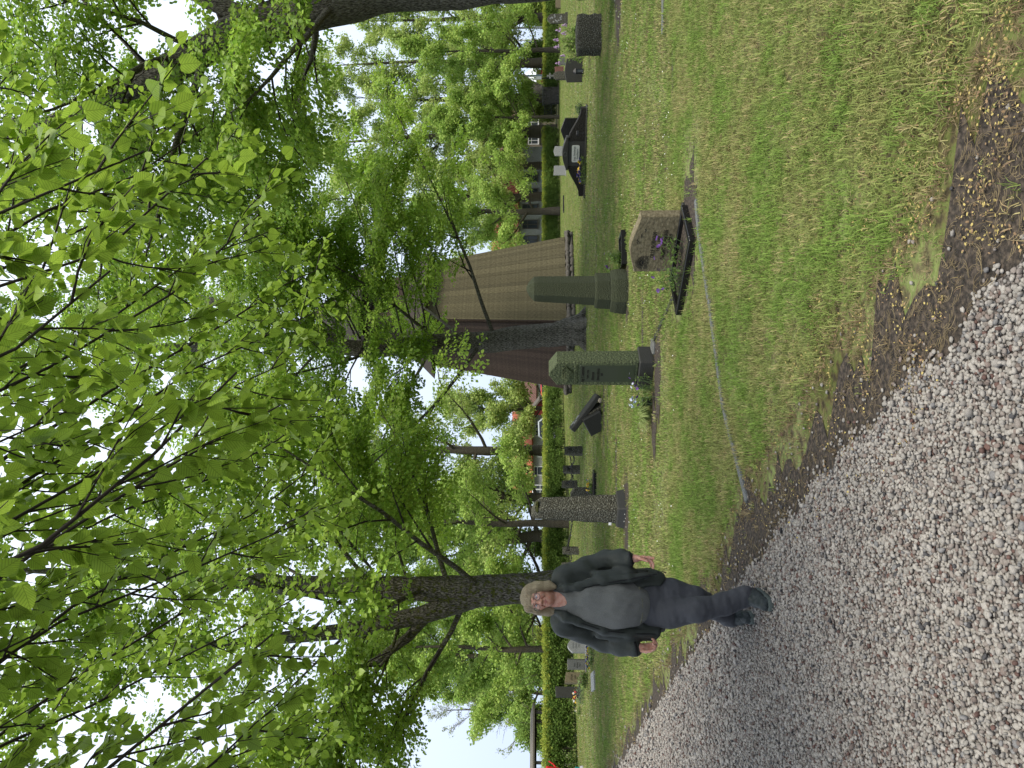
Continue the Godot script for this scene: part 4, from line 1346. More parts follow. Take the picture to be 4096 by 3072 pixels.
	for i in 20:
		var t := float(i) / 19
		var ring := PackedVector3Array()
		for k in 32:
			var a := TAU * k / 32
			var ca := cos(a)
			var sa := sin(a)
			var e := pow(pow(absf(ca), 9.0) + pow(absf(sa), 9.0), -1.0 / 9.0)
			var wdt := lerpf(0.22, 0.155, t)
			var dpt := lerpf(0.19, 0.14, t)
			var yy := 0.12 + 1.53 * t
			var p := Vector3(ca * e * wdt, 0, sa * e * dpt)
			if i == 19: p *= 0.75
			yy += (p.x * -0.42 + 0.02) * smoothstep(0.8, 1.0, t)
			var q := 1.0 + 0.09 * lump.get_noise_3d(ca * 3.0, yy * 3.4, sa * 3.0 + 8.0)
			ring.append(Vector3(p.x * q, yy, p.z * q))
		rings.append(ring)
	m.grid(rings, true, true)
	part(o, "shaft", m, mats.lichen_stone)
	m = MB.new()
	m.hexa(Vector3(0, 0.06, 0), Vector3(0.58, 0.2, 0.5), Vector2(0.9, 0.9), Basis(), 0.02)
	part(o, "plinth", m, mats.dark_granite)
	m = MB.new()
	m.box(Vector3(-0.185, 0.27, 0.2), Vector3(0.07, 0.05, 0.008), Basis(), 0.002)
	tag(part(o, "tag", m, mats.white_paint), "small white plastic tag")
	m = MB.new()
	part(o, "moss_cap", lumpy(2, 0.5, 2.0, 5.0, Vector3(0.1, 0.045, 0.1)), mats.moss).position = Vector3(0.08, 1.6, 0.04)

	# small rounded stone with planted bed behind it
	o = stone("small dark rounded gravestone half hidden by the rough obelisk", Vector3(-3.25, 0, -20.9), -0.5, arc_outline(0.5, 0.52, 0.64), 0.14, mats.lichen_stone, 0.08)
	o = thing("grave_bed", "low black granite bed frame in front of small rounded stone", "grave bed", Vector3(-2.85, 0, -20.35), -0.1)
	m = MB.new()
	m.box(Vector3(0, 0.03, 0), Vector3(0.75, 0.1, 0.42), Basis(), 0.01)
	part(o, "slab", m, mats.black_granite)
	m = MB.new()
	m.box(Vector3(0, 0.082, 0), Vector3(0.64, 0.012, 0.32))
	part(o, "earth", m, mats.soil)
	flowers("pansies", "yellow and dark blue pansies on the small black bed frame", Vector3(-2.9, 0.08, -20.35), 0.22, 0.12, 0.16, [YELLOW, BLUE, YELLOW, BLUE], 16, 40, 0.06)

	# posts and chains round a plot
	var posts := [[-2.5, -26.7, "nearest the fallen monument"], [-3.45, -28.8, "second from the fallen monument"], [-4.34, -30.9, "third from the fallen monument"], [-6.9, -29.6, "just right of the woman's sleeve"], [-7.95, -31.2, "half behind the woman's shoulder"]]
	for q in posts:
		o = thing("stone_post", "squat rough granite post of the chained plot, " + q[2], "post", Vector3(q[0], 0, q[1]), 0.42, "granite posts of the chained plot")
		m = MB.new()
		rings = []
		for i in 8:
			var t := float(i) / 7
			var ring := PackedVector3Array()
			for k in 20:
				var a := TAU * k / 20
				var e := pow(pow(absf(cos(a)), 7.0) + pow(absf(sin(a)), 7.0), -1.0 / 7.0) * lerpf(0.16, 0.145, t) * (0.9 if i == 7 else 1.0)
				e *= 1.0 + 0.1 * lump.get_noise_3d(cos(a) * 2.0 + q[0], t * 3.0, sin(a) * 2.0)
				ring.append(Vector3(cos(a) * e, -0.03 + 0.72 * t - (0.03 if i == 6 else 0.0), sin(a) * e))
			rings.append(ring)
		m.grid(rings, false, true)
		part(o, "shaft", m, mats.lichen_stone)
		m = MB.new()
		var rr := PackedVector3Array()
		var rd := PackedFloat32Array()
		for k in 9:
			rr.append(Vector3(0.05 * cos(TAU * k / 8), 0.5 + 0.05 * sin(TAU * k / 8), 0.17))
			rd.append(0.012)
		m.tube(rr, rd, 4)
		part(o, "iron_ring", m, mats.iron)
	var link := MB.new()
	var lp := PackedVector3Array()
	var lr := PackedFloat32Array()
	for k in 11:
		lp.append(Vector3(0.085 * cos(TAU * k / 10), 0.034 * sin(TAU * k / 10), 0))
		lr.append(0.012)
	link.tube(lp, lr, 4)
	var lm := link.mesh()
	for q in [[0, 1, "right side, near span"], [1, 2, "right side, far span"], [2, 3, "far side behind the obelisk"], [3, 4, "by the woman's shoulder"], [0, 3, "front side behind the obelisk"]]:
		var a := Vector3(posts[q[0]][0], 0.52, posts[q[0]][1])
		var b := Vector3(posts[q[1]][0], 0.52, posts[q[1]][1])
		o = thing("chain", "sagging iron chain of the plot, " + q[2], "chain", a, 0.0, "iron chains between granite posts")
		var n := int(a.distance_to(b) / 0.15)
		for k in n:
			var t := (k + 0.5) / n
			var p := (b - a) * t + Vector3(0, -0.9 * t * (1.0 - t), 0)
			var d := ((b - a) + Vector3(0, -0.9 * (1.0 - 2.0 * t), 0)).normalized()
			var s := d.cross(Vector3.UP).normalized()
			var li := MeshInstance3D.new()
			li.name = "link"
			li.mesh = lm
			li.set_surface_override_material(0, mats.iron)
			li.transform = Transform3D(Basis(d, s, d.cross(s)) * Basis(Vector3.RIGHT, (PI / 2 if k % 2 else 0.3)), p)
			o.add_child(li, true)

	# left row beyond the woman
	o = stone("pale round-shouldered gravestone beside the woman's sleeve", Vector3(-8.95, 0, -24.4), 0.55, arc_outline(0.44, 0.46, 0.62), 0.2, mats.pale_granite, 0.06)
	for k in 3: letters(o, ["Emma", "Olsson", "1902"][k], 0.06, Vector3(0, 0.48 - 0.1 * k, 0.104), mats.grey_granite, "Droid Serif")
	o = stone("grey upright gravestone between the pale stone and the brown one", Vector3(-9.65, 0, -24.6), 0.1, PackedVector2Array([Vector2(-0.16, 0), Vector2(0.16, 0), Vector2(0.17, 0.62), Vector2(-0.17, 0.62)]), 0.16, mats.grey_granite, 0.05)
	for k in 3: letters(o, ["Anna", "Persson", "1911"][k], 0.05, Vector3(0, 0.42 - 0.09 * k, 0.084), mats.engraving, "Droid Serif")
	o = stone("brownish gravestone with slanted top third in the left row", Vector3(-10.5, 0, -25.5), 0.65, PackedVector2Array([Vector2(-0.18, 0), Vector2(0.18, 0), Vector2(0.18, 0.64), Vector2(-0.18, 0.7)]), 0.24, mats.brown_stone, 0.05)
	letters(o, "SVEN", 0.08, Vector3(0, 0.48, 0.124), mats.engraving, "Droid Serif")
	letters(o, "1899", 0.06, Vector3(0, 0.36, 0.124), mats.engraving, "Droid Serif")
	o = stone("tall dark gravestone at the left end of the left row", Vector3(-12.3, 0, -28.5), 0.6, PackedVector2Array([Vector2(-0.2, 0), Vector2(0.2, 0), Vector2(0.19, 0.93), Vector2(-0.19, 0.93)]), 0.24, mats.dark_granite, 0.08)
	flowers("pansies", "dense deep blue and yellow pansy bed behind the woman's hand", Vector3(-7.95, 0, -21.1), 0.45, 0.25, 0.2, [BLUE, BLUE, BLUE, VIOLET, YELLOW], 60, 110, 0.06)
	flowers("potted_flowers", "yellow flowers with grey foliage before the dark left stone", Vector3(-11.3, 0, -25.9), 0.28, 0.2, 0.4, [YELLOW, YELLOW, Color(0.5, 0.5, 0.5), Color(0.4, 0.02, 0.03)], 22, 80, 0.06, "grave flowers", Color(0.2, 0.26, 0.16))
	flowers("potted_flowers", "cream flowers at the foot of the leftmost dark stone", Vector3(-12.75, 0, -27.9), 0.15, 0.15, 0.24, [Color(0.6, 0.55, 0.3), Color(0.6, 0.6, 0.55)], 10, 30, 0.06)
	flowers("green_shrub", "feathery green shrub between grey and brown left stones", Vector3(-9.9, 0, -23.9), 0.25, 0.2, 0.36, [Color(0.2, 0.28, 0.1)], 3, 120, 0.07)
	for q in [["pale flat grave slab lying in grass beside the blue pansies", -8.6, -20.7, 0.5, 0.7], ["pale flat grave slab at the far left by the tool rack", -14.6, -26.6, 0.7, 1.0]]:
		o = thing("grave_slab", q[0], "grave slab", Vector3(q[1], 0, q[2]), 0.5, "flat grave slabs")
		m = MB.new()
		m.box(Vector3(0, 0.03, 0), Vector3(q[3], 0.1, q[4]), Basis(Vector3.RIGHT, 0.06), 0.012)
		part(o, "slab", m, mats.pale_granite)

	# right side
	o = thing("gravestone", "rough brown stone block with rounded corners near the right tree", "gravestone", Vector3(8.9, 0, -18.25), 0.05, "gravestones")
	m = MB.new()
	rings = []
	for i in 12:
		var t := float(i) / 11
		var ring := PackedVector3Array()
		for k in 40:
			var a := TAU * k / 40
			var e := pow(pow(absf(cos(a)), 10.0) + pow(absf(sin(a)), 10.0), -0.1)
			var sh := 1.0 - 0.1 * pow(maxf(0.0, (t - 0.8) / 0.2), 2.0) - (0.35 if i == 11 else 0.0)
			var q := 1.0 + 0.07 * lump.get_noise_3d(cos(a) * 4.0, t * 4.0, sin(a) * 4.0)
			ring.append(Vector3(cos(a) * e * 0.47 * sh * q, -0.03 + 0.7 * minf(t * 1.05, 1.0), sin(a) * e * 0.2 * sh * q))
		rings.append(ring)
	m.grid(rings, false, true)
	part(o, "stone", m, mats.lichen_stone)
	o = stone("dark grey gravestone with gently curved top beside the lilac", Vector3(11.8, 0, -26.9), -0.35, arc_outline(0.82, 0.62, 0.7), 0.14, mats.dark_granite)
	o = thing("grave_lantern", "small black grave lantern before the dark curved stone", "lantern", Vector3(11.55, 0, -26.4))
	m = MB.new()
	for sx in [-1.0, 1.0]:
		for sz in [-1.0, 1.0]: m.box(Vector3(sx * 0.06, 0.16, sz * 0.06), Vector3(0.02, 0.28, 0.02))
	m.box(Vector3(0, 0.01, 0), Vector3(0.16, 0.03, 0.16))
	m.hexa(Vector3(0, 0.34, 0), Vector3(0.18, 0.09, 0.18), Vector2(0.3, 0.3))
	part(o, "frame", m, mats.iron)
	m = MB.new()
	m.box(Vector3(0, 0.16, 0), Vector3(0.1, 0.26, 0.1))
	part(o, "panes", m, mats.pane)
	# swooping family monument
	turn = -0.6
	var cs := Vector3(7.98, 0, -24.65)
	o = thing("family_monument", "wide grey monument with swooping wings and a pale name plaque", "gravestone", cs, turn, "gravestones")
	for s in [-1.0, 1.0]:
		m = MB.new()
		var wing := PackedVector2Array([Vector2(s * 0.42, 0.06), Vector2(s * 1.5, 0.06), Vector2(s * 1.5, 0.24)])
		for i in 15:
			var t := float(i) / 14
			wing.append(Vector2(s * lerpf(1.45, 0.42, t), 0.24 + 0.4 * (t * t * (3.0 - 2.0 * t))))
		m.prism(wing, 0.26, Transform3D(), 0.012)
		part(o, "wing", m, mats.grey_granite if false else make("hewn_grey_%d" % int(s + 1), lin(0.115, 0.118, 0.112), 0.9, mats.rubble.albedo_texture, Vector3.ONE * 1.5, mats.rubble.heightmap_texture, 3.0))
	m = MB.new()
	m.prism(PackedVector2Array([Vector2(-0.44, 0.06), Vector2(0.44, 0.06), Vector2(0.44, 0.63), Vector2(-0.44, 0.63)]), 0.24, Transform3D(), 0.006)
	part(o, "panel", m, mats.dark_granite)
	m = MB.new()
	var cap := PackedVector2Array([Vector2(-0.56, 0.632), Vector2(0.56, 0.632), Vector2(0.56, 0.72)])
	for i in 13:
		var t := float(i) / 12
		cap.append(Vector2(0.5 - t, 0.72 + 0.12 * sin(PI * t)))
	cap.append(Vector2(-0.56, 0.72))
	m.prism(cap, 0.3, Transform3D(), 0.012)
	part(o, "cap", m, mats.dark_granite)
	m = MB.new()
	m.box(Vector3(0, 0.02, 0.02), Vector3(3.1, 0.1, 0.42), Basis(), 0.012)
	part(o, "plinth", m, mats.dark_granite)
	m = MB.new()
	var pl := PackedVector2Array()
	for q in [[1, 1], [-1, 1], [-1, -1], [1, -1]]:
		pl.append_array([Vector2(q[0] * (0.29 if q[0] * q[1] > 0 else 0.26), q[1] * (0.1 if q[0] * q[1] > 0 else 0.13)), Vector2(q[0] * (0.26 if q[0] * q[1] > 0 else 0.29), q[1] * (0.13 if q[0] * q[1] > 0 else 0.1))])
	m.prism(pl, 0.02, Transform3D(Basis(), Vector3(0, 0.38, 0.128)), 0.003)
	var pq := part(o, "plaque", m, mats.inlay)
	letters(pq, "Aug. Stenbergs", 0.085, Vector3(0, 0.42, 0.139), mats.engraving, "Droid Serif", 0.8)
	letters(pq, "Familjegrav", 0.075, Vector3(0, 0.32, 0.139), mats.engraving, "Droid Serif", 0.8)
	m = MB.new()
	var ring2 := PackedVector3Array()
	var rad2 := PackedFloat32Array()
	for k in 17:
		ring2.append(Vector3(0.07 * cos(TAU * k / 16), 0.74 + 0.06 * sin(TAU * k / 16), 0.152))
		rad2.append(0.008)
	m.tube(ring2, rad2, 4)
	part(o, "wreath_carving", m, mats.grey_granite)
	fr = Vector3(sin(turn), 0, cos(turn))
	rt = Vector3(cos(turn), 0, -sin(turn))
	flowers("pansies", "bowl of yellow and violet pansies before the wide grey monument", cs + fr * 0.5 - rt * 0.45, 0.42, 0.22, 0.3, [YELLOW, BLUE, BLUE, VIOLET, YELLOW], 46, 90, 0.065)
	o = thing("grave_light", "small black solar light on a stick before the wide monument", "light", cs + fr * 0.35 + rt * 0.75)
	m = MB.new()
	m.tube(PackedVector3Array([Vector3.ZERO, Vector3(0, 0.15, 0), Vector3(0, 0.3, 0)]), PackedFloat32Array([0.012, 0.012, 0.012]), 6)
	part(o, "stick", m, mats.iron)
	m = MB.new()
	m.box(Vector3(0, 0.34, 0), Vector3(0.14, 0.09, 0.1), Basis(), 0.01)
	part(o, "lamp_box", m, mats.plastic_black)
	o = stone("black gravestone with pointed top behind the wide monument", Vector3(10.25, 0, -28.8), -0.45, PackedVector2Array([Vector2(-0.45, 0), Vector2(0.45, 0), Vector2(0.45, 0.58), Vector2(0.04, 0.74), Vector2(-0.04, 0.74), Vector2(-0.45, 0.58)]), 0.3, mats.black_granite, 0.06)
	flowers("green_shrub", "small dark green shrub right of the black pointed stone", Vector3(10.35, 0, -27.0), 0.24, 0.2, 0.28, [Color(0.06, 0.1, 0.04)], 2, 130, 0.06, "grave flowers", Color(0.04, 0.085, 0.03))
	stone("light grey gravestone behind the plaque of the wide monument", Vector3(15.0, 0, -46.0), -0.2, PackedVector2Array([Vector2(-0.3, 0), Vector2(0.3, 0), Vector2(0.3, 0.7), Vector2(0, 0.78), Vector2(-0.3, 0.7)]), 0.2, mats.pale_granite, 0.05)
	stone("light grey square gravestone left of the wide monument's cap", Vector3(13.75, 0, -46.0), -0.2, PackedVector2Array([Vector2(-0.3, 0), Vector2(0.3, 0), Vector2(0.3, 0.75), Vector2(-0.3, 0.78)]), 0.2, mats.pale_granite, 0.05)
	stone("red granite gravestone standing near the hedge", Vector3(22.4, 0, -51.0), -0.2, PackedVector2Array([Vector2(-0.26, 0), Vector2(0.26, 0), Vector2(0.24, 0.68), Vector2(-0.22, 0.64)]), 0.2, mats.red_granite)
	stone("low grey gravestone behind the lilac near the hedge", Vector3(21.3, 0, -47.0), -0.3, PackedVector2Array([Vector2(-0.3, 0), Vector2(0.3, 0), Vector2(0.27, 0.42), Vector2(-0.27, 0.42)]), 0.3, mats.grey_granite)
	stone("brown low gravestone at the far right edge", Vector3(32.0, 0, -60.0), -0.2, PackedVector2Array([Vector2(-0.4, 0), Vector2(0.4, 0), Vector2(0.38, 0.46), Vector2(-0.38, 0.46)]), 0.3, mats.brown_stone)
	o = stone("lichened gravestone topped by a small stone cross", Vector3(17.4, 0, -40.3), -0.2, PackedVector2Array([Vector2(-0.23, 0), Vector2(0.23, 0), Vector2(0.21, 0.6), Vector2(0.12, 0.78), Vector2(-0.12, 0.78), Vector2(-0.21, 0.6)]), 0.24, mats.lichen_stone, 0.14)
	m = MB.new()
	m.prism(PackedVector2Array([Vector2(-0.05, 0.88), Vector2(0.05, 0.88), Vector2(0.05, 1.06), Vector2(0.15, 1.06), Vector2(0.15, 1.15), Vector2(0.05, 1.15), Vector2(0.05, 1.28), Vector2(-0.05, 1.28), Vector2(-0.05, 1.15), Vector2(-0.15, 1.15), Vector2(-0.15, 1.06), Vector2(-0.05, 1.06)]), 0.1, Transform3D(), 0.01)
	part(o, "cross", m, mats.grey_granite)
	o = stone("round-topped gravestone with white lichen spots at the right edge", Vector3(22.0, 0, -43.0), -0.3, arc_outline(0.52, 0.85, 1.08), 0.24, mats.lichen_stone, 0.18)
	for i in 16:
		m = MB.new()
		var disc2 := PackedVector2Array()
		for k in 9: disc2.append(Vector2(cos(TAU * k / 9), sin(TAU * k / 9)) * rnd(0.03, 0.06))
		m.prism(disc2, 0.006, Transform3D(Basis(), Vector3(rnd(-0.2, 0.2), rnd(0.4, 1.15), 0.122)))
		part(o, "lichen_spot", m, mats.pale_granite)
	o = thing("grave_slab", "long dark flat grave edging on the far lawn by the hedge", "grave slab", Vector3(12.6, 0, -50.0), 0.1, "flat grave slabs")
	m = MB.new()
	m.box(Vector3(0, 0.04, 0), Vector3(1.1, 0.14, 0.5), Basis(), 0.02)
	part(o, "slab", m, mats.black_granite)
	# edgings
	kerb("thin pale stone edging strip curving across the grass before the brown stone", [[-0.86, -5.27], [-0.21, -5.95], [0.76, -6.48], [1.45, -6.89], [1.8, -7.02]], 0.055, 0.022, mats.slate, 0.8)
	kerb("half sunken dark edging between brown stone and green pillar", [[1.0, -8.3], [0.56, -9.82]], 0.07, 0.015, mats.dark_granite, 0.75)
	kerb("pale edging stone in grass at the right edge of the lawn", [[4.35, -8.95], [5.4, -8.9]], 0.07, 0.025, mats.slate, 0.7)

# ---------------------------------------------------------------- trees

func bez(a: Vector3, b: Vector3, c: Vector3, t: float) -> Vector3:
	return a.lerp(b, t).lerp(b.lerp(c, t), t)

# wood of one limb with its side branches and twigs; leaf bunches go to xfs/cols
func limb(wood: MB, twigs: MB, xfs: Array, cols: Array, start: Vector3, dir: Vector3, L: float, r0: float, s: Dictionary) -> void:
	var n := 7
	var pts := PackedVector3Array([start])
	var rad := PackedFloat32Array([r0])
	var d := dir.normalized()
	for i in range(1, n):
		d = (d + Vector3(rnd(-0.16, 0.16), s.lift * 0.16 + rnd(-0.1, 0.1), rnd(-0.16, 0.16))).normalized()
		pts.append(pts[i - 1] + d * L / (n - 1))
		rad.append(lerpf(r0, maxf(0.008, r0 * 0.12), float(i) / (n - 1)))
	wood.tube(pts, rad, 7 if r0 > 0.06 else 5, 0.12, lump, 3.0)
	for j in int(s.n2):
		var t := lerpf(s.get("bare", 0.2), 1.0, (j + rng.randf()) / s.n2)
		var k := mini(int(t * (n - 1)), n - 2)
		var f := t * (n - 1) - k
		var p := pts[k].lerp(pts[k + 1], f)
		var along := (pts[k + 1] - pts[k]).normalized()
		var side := along.cross(Vector3.UP).normalized() * (1.0 if j % 2 else -1.0)
		var d2 := (along * rnd(0.3, 0.9) + side * rnd(0.5, 1.0) + Vector3(0, rnd(-0.35, 0.4) + s.lift * 0.25, 0)).normalized()
		var L2: float = L * s.get("ratio", 0.42) * (1.15 - 0.6 * t) * rnd(0.7, 1.2)
		var q := PackedVector3Array([p])
		var r2 := PackedFloat32Array([maxf(0.012, rad[k] * 0.45)])
		for i in range(1, 5):
			d2 = (d2 + Vector3(rnd(-0.2, 0.2), rnd(-0.15, 0.15) - s.droop * 0.12 * i, rnd(-0.2, 0.2))).normalized()
			q.append(q[i - 1] + d2 * L2 / 4)
			r2.append(lerpf(r2[0], 0.006, i / 4.0))
		twigs.tube(q, r2, 4)
		for m in int(s.n3):
			var u := lerpf(0.15, 1.0, (m + rng.randf()) / s.n3) * 3.999
			var ku := int(u)
			var pp := q[ku].lerp(q[ku + 1], u - ku)
			var al := (q[ku + 1] - q[ku]).normalized()
			var sd := al.cross(Vector3(rnd(-0.3, 0.3), 1, rnd(-0.3, 0.3))).normalized() * (1.0 if m % 2 else -1.0)
			var d3 := (al * rnd(0.4, 1.0) + sd * rnd(0.3, 1.0) + Vector3(0, rnd(-0.4, 0.3) - s.droop * 0.35, 0)).normalized()
			var L3: float = L2 * rnd(0.25, 0.5)
			var e := pp + d3 * L3
			if s.get("twigs", true): twigs.tube(PackedVector3Array([pp, e]), PackedFloat32Array([0.007 * s.twig, 0.003 * s.twig]), 3)
			for h in int(s.n4):
				if rng.randf() > s.get("keep", 1.0): continue
				var at: Vector3 = pp.lerp(e, rnd(0.25, 1.1)) + Vector3(rnd(-1, 1), rnd(-1, 1), rnd(-1, 1)) * s.leaf * 0.35
				if at.y < s.get("floor", 0.0): continue
				var flat := (d3 * Vector3(1, 0.5, 1)).normalized()
				var zz := flat.cross(Vector3(rnd(-0.5, 0.5), 1, rnd(-0.5, 0.5))).normalized()
				var b := Basis(flat, zz.cross(flat).normalized(), zz) * Basis(Vector3.RIGHT, rnd(-0.6, 0.6)) * Basis(Vector3.UP, rnd(-0.6, 0.6))
				var ki := rng.randi() % 2
				xfs[ki].append(Transform3D(b.scaled_local(Vector3.ONE * s.leaf * rnd(0.75, 1.25)), at))
				var c: Color = s.col1.lerp(s.col2, clampf(rng.randf() * 0.7 + 0.5 * wave.get_noise_3d(at.x, at.y, at.z) + 0.15, 0.0, 1.0))
				var tone := rnd(0.85, 1.15)
				cols[ki].append(Color(c.r * tone, c.g * tone, c.b * tone))

func along(pts: PackedVector3Array, t: float) -> Vector3:
	var u := clampf(t, 0.0, 0.9999) * (pts.size() - 1)
	return pts[int(u)].lerp(pts[int(u) + 1], u - int(u))

# trunk given by points and radii; limbs set round it from share t0 upwards
func tree(nm: String, label: String, group: String, pts: PackedVector3Array, rad: PackedFloat32Array, s: Dictionary) -> Node3D:
	var base := pts[0]
	base.y = 0.0
	var o := thing(nm, label, "tree", base, 0.0, group)
	for i in pts.size(): pts[i] -= base
	var wood := MB.new()
	var twigs := MB.new()
	var xfs := [[], []]
	var cols := [[], []]
	# resample the trunk so that its bark can bulge
	var fp := PackedVector3Array()
	var fr := PackedFloat32Array()
	var m := int(s.get("rings", 26))
	for i in m + 1:
		var t := float(i) / m
		var u := clampf(t, 0.0, 0.9999) * (pts.size() - 1)
		fp.append(along(pts, t))
		var r := lerpf(rad[int(u)], rad[int(u) + 1], u - int(u))
		fr.append(r)
	var tr := MB.new()
	tr.tube(fp, fr, int(s.get("sides", 12)), s.get("bulge", 0.18), lump, s.get("bulge_scale", 3.0))
	for e in s.get("extra", []):
		tr.tube(e[0], e[1], 10, 0.15, lump, 3.0)
	part(o, "trunk", tr, s.get("bark", mats.bark))
	var n1 := int(s.n1)
	for i in n1:
		var f := (i + 0.5 * rng.randf()) / n1
		var t := lerpf(s.t0, 1.0, f)
		var az: float = i * 2.39996 + s.get("az", 0.0) + rnd(-0.3, 0.3)
		var el := lerpf(s.get("el0", 0.15), s.get("el1", 1.1), f)
		var L: float = s.len * lerpf(1.0, s.get("top", 0.5), f) * rnd(0.8, 1.15)
		var u := clampf(t, 0.0, 0.9999) * (pts.size() - 1)
		var r := lerpf(rad[int(u)], rad[int(u) + 1], u - int(u))
		limb(wood, twigs, xfs, cols, along(pts, t), Vector3(cos(az) * cos(el), sin(el), sin(az) * cos(el)), L, maxf(r * s.get("limb_r", 0.42), 0.02), s)
	for e in s.get("limbs", []):
		limb(wood, twigs, xfs, cols, e[0] - base, e[1], e[2], e[3], s)
	if wood.v.size(): part(o, "limbs", wood, s.get("bark", mats.bark))
	if twigs.v.size(): part(o, "twigs", twigs, s.get("twig_mat", mats.twig_grey))
	for k in 2:
		if xfs[k].size(): scatter(o, "crown", s.bunch[k], s.get("leaf_mat", mats.far_leaf), xfs[k], cols[k])
	return o

func V(x: float, y: float, z: float) -> Vector3:
	return Vector3(x, y, z)

func make_trees() -> void:
	# the tall tree in the middle
	var s := {n1 = 18, t0 = 0.42, len = 8.0, n2 = 10, n3 = 8, n4 = 5, lift = 0.3, droop = 0.5, leaf = 0.48, twig = 1.0, col1 = Color(0.22, 0.38, 0.045), col2 = Color(0.38, 0.55, 0.08), bunch = bunches.spray, leaf_mat = mats.leaf, twig_mat = mats.twig, el0 = 0.3, el1 = 1.2, limb_r = 0.2, floor = 3.1, rings = 60, sides = 22, bulge = 0.22,
		limbs = [[V(1.75, 6.5, -25.1), V(1, 0.12, 0.35), 6.5, 0.04], [V(1.75, 7.2, -25.1), V(0.8, 0.25, 0.7), 6.0, 0.04], [V(1.7, 7.8, -25.1), V(-0.8, 0.15, 0.5), 5.0, 0.04], [V(1.75, 5.6, -25.1), V(0.9, 0.1, 0.6), 5.5, 0.04], [V(1.7, 9.0, -25.1), V(0.3, 0.3, 1), 6.0, 0.04], [V(1.75, 6.0, -25.1), V(1, 0.05, 0.9), 6.5, 0.04], [V(1.7, 5.9, -25.1), V(-0.7, 0.05, 0.7), 4.0, 0.04], [V(1.6, 8.6, -25.1), V(0.6, 0.1, 0.9), 6.0, 0.04], [V(1.6, 9.4, -25.1), V(0.9, 0.1, 0.4), 6.5, 0.04], [V(1.6, 8.0, -25.1), V(0.45, 0.05, 1.0), 5.0, 0.04], [V(1.5, 9.8, -25.1), V(-0.5, 0.1, 0.9), 5.5, 0.04], [V(1.5, 8.8, -25.1), V(0.1, 0.0, 1.0), 5.0, 0.04], [V(1.75, 8.2, -25.1), V(1, 0.4, 0.2), 7.5, 0.04]]}
	s.extra = [[PackedVector3Array([V(-0.15, 8.6, 0.0), V(0.25, 10.5, 0.1), V(0.9, 12.6, 0.3), V(1.6, 15.5, 0.5)]), PackedFloat32Array([0.22, 0.2, 0.16, 0.08])]]
	for e in [[0.62, 0.1, 0.25], [-0.55, 0.3, 0.22], [0.2, 0.62, 0.2], [-0.1, -0.6, 0.2]]:
		s.extra.append([PackedVector3Array([V(e[0] * 1.3, -0.06, e[1] * 1.3), V(e[0] * 0.75, 0.16, e[1] * 0.75), V(e[0] * 0.45, 0.55, e[1] * 0.45), V(e[0] * 0.2, 1.2, e[1] * 0.2)]), PackedFloat32Array([0.1, 0.17, 0.18, 0.1])])
	tree("linden_tree", "tall linden with a burred grey trunk standing before the bell tower", "large churchyard trees", PackedVector3Array([V(1.88, -0.1, -25.1), V(1.84, 0.5, -25.1), V(1.76, 1.2, -25.1), V(1.66, 1.9, -25.1), V(1.5, 3.4, -25.1), V(1.4, 5.5, -25.1), V(1.25, 8.0, -25.1), V(1.6, 10.5, -25.0), V(1.3, 14.0, -25.0), V(1.4, 18.5, -25.0)]), PackedFloat32Array([0.56, 0.46, 0.41, 0.41, 0.37, 0.33, 0.31, 0.24, 0.17, 0.05]), s)
	# the mossy forked tree behind the woman
	s = {n1 = 15, t0 = 0.4, len = 6.5, n2 = 10, n3 = 7, n4 = 5, lift = 0.3, droop = 0.4, leaf = 0.46, twig = 1.0, col1 = Color(0.21, 0.36, 0.04), col2 = Color(0.36, 0.52, 0.075), bunch = bunches.spray, leaf_mat = mats.leaf, twig_mat = mats.twig, el0 = 0.3, el1 = 1.2, limb_r = 0.22, floor = 3.0, rings = 44, sides = 18, bark = mats.mossy_bark, az = 0.8}
	s.extra = [[PackedVector3Array([V(-0.12, 2.4, 0.02), V(-0.42, 3.3, 0.08), V(-0.72, 4.2, 0.15), V(-1.1, 6.0, 0.2), V(-1.5, 9.5, 0.3)]), PackedFloat32Array([0.26, 0.24, 0.22, 0.17, 0.08])], [PackedVector3Array([V(-0.75, 4.1, 0.15), V(-1.2, 4.5, 0.2), V(-1.7, 5.2, 0.3), V(-2.4, 6.6, 0.4)]), PackedFloat32Array([0.13, 0.11, 0.09, 0.04])]]
	s.limbs = [[V(-5.3, 4.3, -15.9), V(-0.8, 0.5, 0.5), 4.5, 0.04], [V(-4.8, 5.0, -16), V(0.9, 0.4, 0.4), 5.0, 0.04], [V(-5.6, 5.5, -15.8), V(-1, 0.3, 0.1), 5.0, 0.04], [V(-5.0, 6.0, -16), V(0.3, 0.3, 1), 5.5, 0.04], [V(-4.9, 4.5, -16), V(1, 0.25, -0.2), 4.0, 0.04], [V(-5.2, 4.7, -16), V(-0.9, 0.1, 0.9), 4.0, 0.04]]
	tree("mossy_tree", "mossy forked tree trunk rising behind the woman's head", "large churchyard trees", PackedVector3Array([V(-4.45, -0.1, -16), V(-4.5, 0.8, -16), V(-4.62, 2.0, -16), V(-4.66, 3.0, -16), V(-4.62, 4.5, -16), V(-4.6, 7.0, -16), V(-4.4, 10.0, -16), V(-4.3, 14.0, -16)]), PackedFloat32Array([0.48, 0.36, 0.33, 0.33, 0.26, 0.22, 0.15, 0.05]), s)
